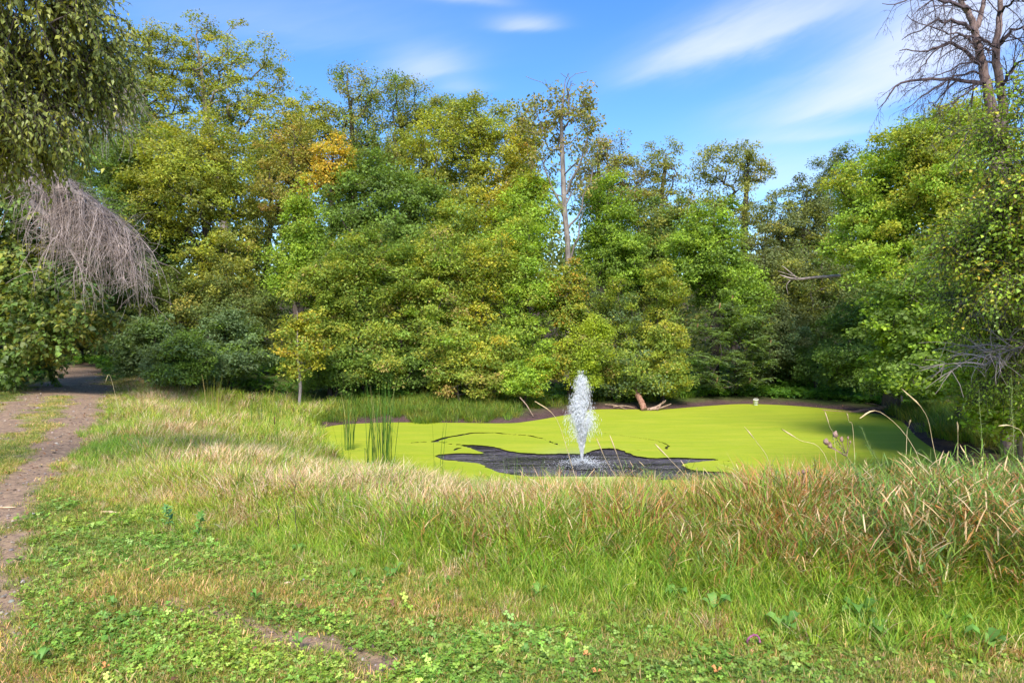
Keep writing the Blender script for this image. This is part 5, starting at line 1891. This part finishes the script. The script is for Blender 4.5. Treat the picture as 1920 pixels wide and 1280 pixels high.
def stem_plant(name, label, cat, pxb, Y, tip, nleaf, L_, w_, cols, seed, start=.25, rad=.006, heads=None, top_dense=False, mat=None):
    r = np.random.default_rng(seed)
    X = (pxb - 960) / F * Y
    B = np.array([X, Y, gz(X, Y)])
    T_ = at(*tip, Y - .15)
    pts = bez(B, T_, np.array([0, 0, .08]), 10) + r.normal(size=(11, 3)) * .006
    t_ = thing(name, label, cat, tuple(B))
    v, q = tubes([(pts - B, np.linspace(rad, rad * .35, 11))], 5)
    obj('stem', mesh('stem', v, q, mat or M_stem), t_)
    tt_ = start + (1 - start) * np.linspace(0, 1, nleaf) ** (.7 if top_dense else 1)
    i = np.clip((tt_ * 10).astype(int), 0, 9)
    c_ = pts[i] + (pts[i + 1] - pts[i]) * (tt_ * 10 - i)[:, None] - B
    tan = norm(pts[i + 1] - pts[i])
    a = np.arange(nleaf) * 2.4 + r.normal(size=nleaf) * .3
    s1 = norm(np.cross(tan, np.array([.1, 1., .2])))
    s2 = np.cross(tan, s1)
    d = norm(s1 * np.cos(a)[:, None] + s2 * np.sin(a)[:, None] + tan * .6)
    nn = norm(np.cross(d, np.cross(tan, d)) + [0, 0, .6])
    ls = L_ * (.6 + .6 * r.random(nleaf)) * (1.1 - .5 * tt_)
    v, f_ = leaf_folded(c_, d, nn, ls, ls * w_, .3)
    cc = np.array(cols)[r.integers(0, len(cols), nleaf)] * (.8 + .4 * r.random(nleaf))[:, None]
    obj('leaves', mesh('leaves', v, f_, M_weed, np.concatenate([cc, cc])), t_)
    for hx, hy, s in (heads or []):
        c1 = at(hx, hy, Y - .15) - B
        pk = bez(pts[8] - B, c1, np.zeros(3), 3)
        v, q = tubes([(pk, np.full(4, .002)), (np.array([c1 - [0, 0, s * .2], c1, c1 + [0, 0, s * .6], c1 + [0.004, 0, s]]), np.array([.002, s * .42, s * .38, .002]))], 7)
        v = v + r.normal(size=v.shape) * s * .05
        obj('flower_head', mesh('flower_head', v, q, M_head), t_)
    return t_


M_head = simple_mat('withered_flower_head', (.20, .11, .08), (.42, .28, .22), 60, .95, .5)
GC = [(.13, .20, .06), (.17, .24, .07), (.10, .15, .05)]
stem_plant('goldenrod', 'leaning goldenrod with dense narrow leaves over the right half of the duckweed', 'weed', 1712, 6.3, (1612, 800), 150, .055, .16, GC, 1, .40, .005)
stem_plant('goldenrod', 'shorter goldenrod to the right of the leaning one', 'weed', 1760, 6.1, (1690, 850), 110, .05, .16, GC, 2, .45, .005)
stem_plant('dried_weed', 'tall weed with withered brown flower heads and a leafy middle', 'weed', 1690, 5.9, (1562, 822), 60, .05, .42, GC, 3, .35, .006,
           heads=[(1549, 832, .05), (1556, 838, .045), (1567, 818, .05), (1578, 826, .035), (1590, 822, .02), (1594, 830, .02)])
stem_plant('dried_weed', 'small weed with a pinkish brown head, left of the goldenrods', 'weed', 1520, 6.4, (1505, 888), 26, .05, .3, GC, 4, .3, .004, heads=[(1497, 890, .03), (1506, 886, .035), (1513, 884, .03)])
stem_plant('tall_weed', 'branched green weed with lance leaves at the left end of the reed grass', 'weed', 1480, 6.0, (1450, 868), 34, .10, .14, GC, 5, .3, .005)
stem_plant('tall_weed', 'lance-leaved weed between the two dried weeds', 'weed', 1560, 6.0, (1530, 862), 34, .10, .12, GC, 6, .3, .005)
stem_plant('dried_weed', 'bushy yellowish seed plant right below the fountain', 'weed', 1170, 9.2, (1160, 872), 90, .03, .5, [(.42, .40, .14), (.30, .28, .10), (.52, .46, .2)], 7, .3, .004)
stem_plant('herb', 'blue-green mint-like herb at the edge of the left meadow', 'weed', 318, 6.3, (312, 948), 26, .07, .5, [(.12, .27, .08), (.16, .33, .09)], 8, .1, .004)
stem_plant('herb', 'leafy green herb right of the mint-like one', 'weed', 372, 6.1, (378, 962), 30, .07, .5, [(.13, .28, .05), (.18, .35, .06)], 9, .1, .004)
stem_plant('dried_weed', 'thin black dead stem standing in the left meadow', 'weed', 556, 5.9, (552, 900), 14, .02, .3, [(.05, .04, .03)], 10, .3, .004, mat=M_bark)
stem_plant('dried_weed', 'second thin dark stem, left of the black one', 'weed', 522, 6.1, (520, 930), 12, .02, .3, [(.06, .05, .03)], 11, .3, .004, mat=M_bark)
stem_plant('willow_shoot', 'grey-green willow-leaved shoot at the right edge beside the bare twigs', 'shrub', 1850, 10.2, (1835, 730), 60, .12, .13, [(.20, .26, .12), (.26, .32, .14)], 12, .2, .008)
stem_plant('willow_shoot', 'leaning willow-leaved shoot nearest the right edge', 'shrub', 1905, 9.8, (1895, 700), 70, .12, .13, [(.20, .26, .12), (.26, .32, .14)], 13, .2, .008)
r = np.random.default_rng(15)
for k, (lb, px, Y, s) in enumerate([
        ('withered black-brown burdock heads low in the reeds at the lower right', 1700, 4.6, .5)]):
    stem_plant('dried_weed', lb, 'weed', px, Y, (px - 20, 1150), 40, .05, .4, [(.07, .045, .035), (.11, .07, .05)], 60, .2, .005,
               heads=[(px - 25 + r.normal() * 25, 1165 + r.normal() * 18, .035) for _ in range(12)], mat=M_bark)

docks = [('small dock under the straw, left of the twin dock leaves', 560, 1050, 5.6, .15, 4), ('low leafy dock where the meadow meets the mown grass, centre left', 735, 1090, 5.0, .16, 5),
         ('dock between the two centre leaf clumps, half hidden in green grass', 1010, 1120, 4.7, .16, 4), ('broad dock with a torn leaf in front of the reed grass', 1340, 1150, 4.4, .20, 5),
         ('lush dock group directly left of the large dark dock leaves', 1610, 1170, 4.25, .22, 6), ('pale dock at the right edge low in the reeds', 1790, 1180, 4.2, .20, 5),
         ('tall lone dock leaf in the reeds near the right edge', 1880, 1040, 5.2, .24, 3), ('thistle-like rosette between the round leaf plant and the ring', 1265, 1125, 4.6, .18, 6),
         ('small bright dock in the clover at the bottom left of centre', 560, 1210, 3.9, .09, 5), ('tiny dock beside the dirt streak', 480, 1120, 4.5, .09, 5),
         ('low rosette on the clover at the left of the lawn', 210, 1130, 4.4, .09, 5), ('flat green rosette near the bottom centre edge', 790, 1240, 3.8, .09, 6), ('pale upright dock leaf in the straw left of centre', 800, 1010, 6.0, .20, 4), ('single rounded dock leaf right of the pale upright one', 872, 1045, 5.4, .16, 3),
         ('dock plant with drooping leaves among the brown grass at centre', 1090, 1070, 5.2, .17, 5), ('flat round leaf plant at the front of the meadow right of centre', 1163, 1160, 4.45, .15, 2),
         ('broad pale-green dock at the lower edge of the reeds', 1470, 1195, 4.1, .20, 5), ('large dark dock leaves within the reed grass', 1705, 1110, 4.7, .26, 5),
         ('dock plant at the lower right corner under the reeds', 1850, 1225, 3.9, .22, 6), ('wide leaved rosette at the lower left of the lawn', 75, 1240, 3.75, .11, 6),
         ('light green upright leaf tuft at the bottom right of centre', 942, 1258, 3.7, .07, 4), ('pale rosette in the mown grass left of the mint', 985, 1225, 3.85, .07, 5),
         ('small leaf clump at the lower edge under the dark burdock', 1640, 1210, 4.05, .18, 6), ('twin dock leaves at the left meadow foot', 665, 1100, 5.0, .15, 3)]
for k, (lb, px, py, Y, L_, n_) in enumerate(docks):
    r = np.random.default_rng(700 + k)
    X = (px - 960) / F * Y
    zb = gz(X, Y)
    lift = max(CZ - (py - HY) / F * Y - zb, 0) * .6
    v, f_, c_ = rosette(r, n_, L_ * .62, L_ * .30, [(.15, .31, .055), (.20, .36, .07), (.12, .25, .045)], .75)
    v[:, 2] += lift
    o_ = obj('dock_plant', mesh('dock_plant', v, f_, M_weed, c_, smooth=True))
    o_.location = (X, Y, zb)
    tag(o_, lb, 'weed', 'broad-leaved docks in the meadow')

# ------------------------------------------------------------------ the fountain
r = np.random.default_rng(31)
fb = np.array([FX, FY, WZ])
ft = thing('fountain', 'white water jet of the fountain rising from the open dark water', 'fountain', tuple(fb))
M_plastic = simple_mat('black_plastic', (.02, .02, .02), (.04, .04, .04), 10, .5, .1)
ang = np.arange(20) / 20 * 6.283
prof = [(0.02, .16), (.05, .15), (.07, .10), (.30, .09), (.34, .05), (.30, -.02), (.02, -.03)]
v = np.array([[q[0] * math.cos(a), q[0] * math.sin(a), q[1] - .04] for q in prof for a in ang])
f_ = np.array([[i * 20 + j, i * 20 + (j + 1) % 20, (i + 1) * 20 + (j + 1) % 20, (i + 1) * 20 + j] for i in range(len(prof) - 1) for j in range(20)])
obj('float', mesh('float', v, f_, M_plastic, smooth=True), ft)
mf, N = mat_new('water_spray')
p = N.n('ShaderNodeBsdfPrincipled')
p.inputs['Base Color'].default_value = (.92, .94, .97, 1)
p.inputs['Roughness'].default_value = .25
tl_ = N.n('ShaderNodeBsdfTranslucent')
tl_.inputs[0].default_value = (.92, .94, .97, 1)
mx = N.n('ShaderNodeMixShader')
mx.inputs[0].default_value = .3
N.l(p.outputs[0], mx.inputs[1])
N.l(tl_.outputs[0], mx.inputs[2])
o = N.n('ShaderNodeOutputMaterial')
N.l(mx.outputs[0], o.inputs[0])


def drops(C, D, L_, R_):
    """spindle-shaped drops: centre, direction, length, radius"""
    a = norm(np.cross(D, [.3, .9, .1]))
    b_ = np.cross(D, a)
    rows = [C - D * L_[:, None] * .5, C + a * R_[:, None], C - a * R_[:, None] * .5 + b_ * R_[:, None] * .87, C - a * R_[:, None] * .5 - b_ * R_[:, None] * .87, C + D * L_[:, None] * .5]
    v = np.stack(rows, 1).reshape(-1, 3)
    k = np.arange(len(C))[:, None] * 5
    f3 = np.concatenate([k + np.array([q]) for q in [[0, 2, 1], [0, 3, 2], [0, 1, 3], [4, 1, 2], [4, 2, 3], [4, 3, 1]]])
    return v, f3


g = 9.8
n = 36000
jets = 70
ja = r.random(jets) * 6.28
jt = .004 + np.abs(r.normal(size=jets)) * .050
jh = 2.02 * (1 - 4.5 * jt) * (.72 + .28 * r.random(jets))
j = r.integers(0, jets, n)
hh = jh[j] * (1 - .30 * r.random(n) ** 1.6)
vv = np.sqrt(2 * g * np.maximum(hh, .3))
T_ = vv / g
age = 1.80 * r.random(n)
t_ = age * T_
spread = (.006 + .034 * age ** 2)[:, None]
jit = r.normal(size=(n, 2)) * spread
vh = 6.2 * jt[j]
X = np.cos(ja[j]) * vh * t_ * (1 - .12 * age) + jit[:, 0] - .03 * np.maximum(age - .8, 0)
Yy = np.sin(ja[j]) * vh * t_ * (1 - .12 * age) + jit[:, 1]
Z = vv * t_ - .5 * g * t_ ** 2 + .12
vz = vv - g * t_
D = norm(np.stack([np.cos(ja[j]) * vh + r.normal(size=n) * .15, np.sin(ja[j]) * vh + r.normal(size=n) * .15, np.where(np.abs(vz) < 1.5, 1.5 * np.sign(vz + .01), vz)], 1))
C = np.stack([X, Yy, Z], 1)
L_ = .045 + .034 * np.abs(vz) * (.4 + r.random(n))
R_ = .0015 + .0017 * r.random(n) ** 2
keep = (Z > .02) & (r.random(n) < np.where(age < 1, .95, .70 - 1.0 * (age - 1)))
v, f3 = drops(C[keep], D[keep], L_[keep], R_[keep])
o_ = obj('water_jet', mesh('water_jet', v, f3, mf), ft)
o_['kind'] = 'stuff'
n = 2600
a = r.random(n) * 6.28
rr = np.abs(r.normal(size=n)) * .26
zz = np.abs(r.normal(size=n)) * .10 * np.exp(-rr)
D = norm(np.stack([np.cos(a) * .6, np.sin(a) * .6, .8 * r.random(n) + .1], 1))
v, f3 = drops(np.stack([np.cos(a) * rr, np.sin(a) * rr, zz + .012], 1), D, .012 + .03 * r.random(n), .002 + .003 * r.random(n))
o_ = obj('splash', mesh('splash', v, f3, mf), ft)
o_['kind'] = 'stuff'

# ------------------------------------------------------------------ logs and litter on the banks


def log(name, label, cat, pts, rads, mat, rough=.12, seed=0, extra=(), sides=9, group=None):
    r = np.random.default_rng(seed)
    B = np.array(pts[0], float)
    c_ = catmull([np.array(q, float) for q in pts], 5, closed=False)
    rad = np.interp(np.linspace(0, 1, len(c_)), np.linspace(0, 1, len(rads)), rads)
    c_ = c_ + r.normal(size=c_.shape) * rad[:, None] * rough
    v, q = tubes([(c_ - B, rad)], sides)
    v = v + r.normal(size=v.shape) * rad.mean() * .06
    m_ = mesh(name, v, q, mat, smooth=True)
    if not extra:
        # close the two ends
        o_ = thing(name, label, cat, tuple(B), group)
    else:
        o_ = thing(name, label, cat, tuple(B), group)
    obj('bark_body', m_, o_)
    for e_, (i0, i1) in (('cut_end', (0, 1)), ('cut_end', (-1, -2))):
        cen = c_[i0] - B
        ring = v[:sides] if i0 == 0 else v[-sides:]
        vv = np.vstack([ring, cen])
        ff = np.array([[k, (k + 1) % sides, sides] for k in range(sides)])
        obj(e_, mesh(e_, vv, ff, M_log), o_)
    for ep, er in extra:
        ce = catmull([np.array(q, float) for q in ep], 4, closed=False)
        ra = np.interp(np.linspace(0, 1, len(ce)), np.linspace(0, 1, len(er)), er)
        v2, q2 = tubes([(ce + r.normal(size=ce.shape) * ra[:, None] * .15 - B, ra)], 6)
        obj('side_branch', mesh('side_branch', v2, q2, mat, smooth=True), o_)
    return o_


M_redlog = simple_mat('reddish_log', (.17, .075, .05), (.40, .22, .15), 12, .85, .5)
Yl = 24.9
log('leaning_log', 'reddish log leaning down the far bank with its foot in the duckweed', 'log',
    [at(1209, 769, Yl - .2), at(1202, 752, Yl + .2), at(1194, 735, Yl + .7), at(1188, 715, Yl + 1.1)], [.12, .11, .10, .08], M_redlog, seed=1)
log('fallen_branch', 'pale forked branch lying on the mud right of the leaning log', 'branch',
    [at(1212, 768, Yl - .1), at(1230, 763, Yl), at(1245, 754, Yl + .2), at(1248, 750, Yl + .4)], [.05, .045, .03, .015], M_log, seed=2,
    extra=[([at(1218, 768, Yl - .15), at(1240, 764, Yl), at(1258, 757, Yl + .2)], [.045, .035, .015]), ([at(1232, 769, Yl - .2), at(1238, 760, Yl), at(1244, 751, Yl)], [.02, .018, .01])])
Yr = 24.3
log('fallen_log', 'long thin log resting on the far right shore, its left end in the duckweed', 'log',
    [at(1542, 768.5, Yr + .6), at(1590, 773, Yr + .1), at(1630, 769, Yr - .1), at(1682, 760, Yr + .1)], [.02, .05, .075, .06], M_redlog, seed=3,
    extra=[([at(1660, 764, Yr), at(1640, 758, Yr + .1), at(1622, 755, Yr + .3)], [.02, .015, .008])])
log('driftwood', 'small dark driftwood stick at the left shore behind the tallest cattails', 'branch',
    [at(727, 786, 22.4), at(733, 789, 22.2), at(739, 793, 22)], [.03, .04, .02], M_log, seed=4)
for k, (lb, a_, b_) in enumerate([('thin bare root on the mud left of the leaning log', (1135, 758, 25.6), (1175, 767, 25.0)),
                                  ('bare stick reaching down the bank left of the fountain', (975, 745, 23.4), (1000, 780, 22.4)),
                                  ('crooked root just above the duckweed left of the leaning log', (1150, 762, 25.2), (1190, 764, 25.1))]):
    p1, p2 = at(*a_), at(*b_)
    m_ = (p1 + p2) / 2 + [0, 0, .05]
    log('stick', lb, 'stick', [p1, m_, p2], [.02, .022, .012], M_log, seed=20 + k, sides=6)
log('fallen_branch', 'bleached dead branch lying level in the shadowed wood at centre right', 'branch',
    [at(1575, 517, 27.5), at(1530, 520, 27.2), at(1490, 523, 27), at(1462, 515, 27)], [.07, .06, .045, .012], M_twig_pale, seed=5,
    extra=[([at(1495, 522, 27), at(1475, 505, 27), at(1466, 498, 27)], [.025, .018, .008]), ([at(1485, 522, 27), at(1475, 535, 27), at(1478, 552, 27)], [.02, .015, .006]),
           ([at(1500, 522, 27), at(1480, 515, 26.8), at(1458, 508, 26.8)], [.02, .014, .006])])
Yd = 31.5
xd = at(1447, 700, Yd)[0]
log('bare_stem', 'thin grey bare stem standing at the back of the verge beyond the pond', 'dead stem',
    [(xd, Yd, gz(xd, Yd) - .1), (xd + .02, Yd, .8), (xd - .03, Yd, 2.2), (xd - .1, Yd + .2, 4.0)], [.10, .09, .08, .05], M_bark_grey, seed=6)
for k, (px, py, Y, s, lb) in enumerate([(561, 628, 22.9, 0, '')]):
    pass

# the white tub at the shore
M_white = simple_mat('white_plastic', (.62, .60, .52), (.78, .76, .68), 6, .5, .05)
Yt = 26.6
pt = at(1417, 760, Yt)
zt = max(gz(pt[0], Yt), WZ)
tb = thing('plastic_tub', 'small white plastic tub standing at the edge of the duckweed, far shore', 'tub', (pt[0], Yt, zt))
prof = [(.0, .0), (.07, .0), (.085, .02), (.095, .20), (.105, .205), (.105, .225), (.09, .225), (.088, .05), (0, .045)]
v = np.array([[q[0] * math.cos(a), q[0] * math.sin(a), q[1]] for q in prof for a in ang])
f_ = np.array([[i * 20 + j, i * 20 + (j + 1) % 20, (i + 1) * 20 + (j + 1) % 20, (i + 1) * 20 + j] for i in range(len(prof) - 1) for j in range(20)])
obj('body', mesh('body', v, f_, M_white, smooth=True), tb)
hn = [np.array([.1 * math.cos(a), -.02, .21 + .07 * math.sin(a)]) for a in np.linspace(0, math.pi, 9)]
v, q = tubes([(np.array(hn), np.full(9, .005))], 5)
obj('handle', mesh('handle', v, q, M_white), tb)

# the purple ring in the grass
M_purple = simple_mat('purple_rubber', (.22, .06, .12), (.34, .12, .20), 20, .5, .2)
Yq = 3.9
xq = (1413 - 960) / F * Yq
zq = gz(xq, Yq)
aa = np.linspace(-.25, math.pi + .45, 22)
pts = np.array([[.036 * math.cos(a), .008 * math.sin(2 * a), .035 + .034 * math.sin(a)] for a in aa])
v, q = tubes([(pts, np.full(22, .0062) + .0012 * np.sin(np.arange(22) * 2.1))], 8)
o_ = obj('purple_ring', mesh('purple_ring', v, q, M_purple, smooth=True))
o_.location = (xq, Yq, zq + .02)
tag(o_, 'purple curled rubber ring standing in the short grass, lower right', 'ring')

# chips, sticks and stones on the lawn
M_chip = simple_mat('pale_wood', (.40, .25, .14), (.62, .44, .28), 18, .85, .3, (1, 4, 1))
M_stone = simple_mat('pale_stone', (.30, .24, .23), (.52, .46, .44), 14, .9, .4)


def lump(name, label, cat, px, py, L_, W_, H_, mat, seed, rz=0, group=None):
    r = np.random.default_rng(seed)
    X, Y = gp(px, py)
    bm_v, bm_f = [], []
    nr, ns = 7, 10
    for i in range(nr):
        ph = math.pi * i / (nr - 1)
        for j_ in range(ns):
            th = 2 * math.pi * j_ / ns
            d = np.array([math.sin(ph) * math.cos(th), math.sin(ph) * math.sin(th), math.cos(ph)])
            k = 1 + .18 * math.sin(3 * th + seed) * math.sin(ph) + .10 * r.normal() * math.sin(ph)
            bm_v.append(d * k * [L_ / 2, W_ / 2, H_ / 2] + [0, 0, H_ * .3])
    for i in range(nr - 1):
        for j_ in range(ns):
            a, b_ = i * ns + j_, i * ns + (j_ + 1) % ns
            bm_f.append([a, b_, b_ + ns, a + ns])
    o_ = obj(name, mesh(name, np.array(bm_v), np.array(bm_f), mat))
    o_.location = (X, Y, gz(X, Y) + .01)
    o_.rotation_euler = (0, 0, rz)
    tag(o_, label, cat, group)


lump('wood_chip', 'long tan splinter of wood on the short grass beside the meadow corner', 'wood chip', 206, 957, .22, .045, .03, M_chip, 3, -.25)
lump('wood_chip', 'flat pinkish chip on the bare patch at the left edge of the lawn', 'wood chip', 40, 1099, .055, .03, .015, M_chip, 4, .2)
lump('wood_chip', 'thin stick lying across the track edge at the far left', 'stick', 12, 947, .20, .02, .02, M_chip, 5, .1)
lump('stone', 'pale round stone in the grass at the foot of the left meadow', 'stone', 568, 1087, .035, .032, .03, M_stone, 6)
lump('stone', 'small grey stone right on the track bend above the stick', 'stone', 62, 959, .035, .03, .02, M_stone, 7)
lump('wood_chip', 'brown curled bark piece left of the pale round stone', 'bark', 538, 1092, .05, .03, .02, M_chip, 8, .3)
lump('stone', 'small dark stone in the duckweed edge right of the fountain, far shore', 'stone', 1138, 700, .01, .01, .01, M_stone, 9) if False else None
M_orange = simple_mat('orange_leaf', (.50, .17, .05), (.62, .30, .10), 20, .7, .1)
for k, (px, py, lb) in enumerate([(277, 1078, 'orange dead leaf on the clover at the left of the lawn'), (1100, 1227, 'orange dead leaf on the grass at the bottom, centre'),
                                  (1118, 1257, 'brown-orange leaf just below the centre one, bottom edge'), (1344, 1265, 'reddish crumpled leaf at the bottom below the purple ring'),
                                  (197, 1246, 'pale pink dead leaf at the lower left of the clover')]):
    r = np.random.default_rng(50 + k)
    v, f_, c_ = rosette(r, 3, .035, .026, [(.5, .2, .06)], .3)
    X, Y = gp(px, py)
    o_ = obj('dead_leaf', mesh('dead_leaf', v, f_, M_orange))
    o_.location = (X, Y, gz(X, Y) + .035)
    tag(o_, lb, 'leaf', 'single dead leaves on the lawn')
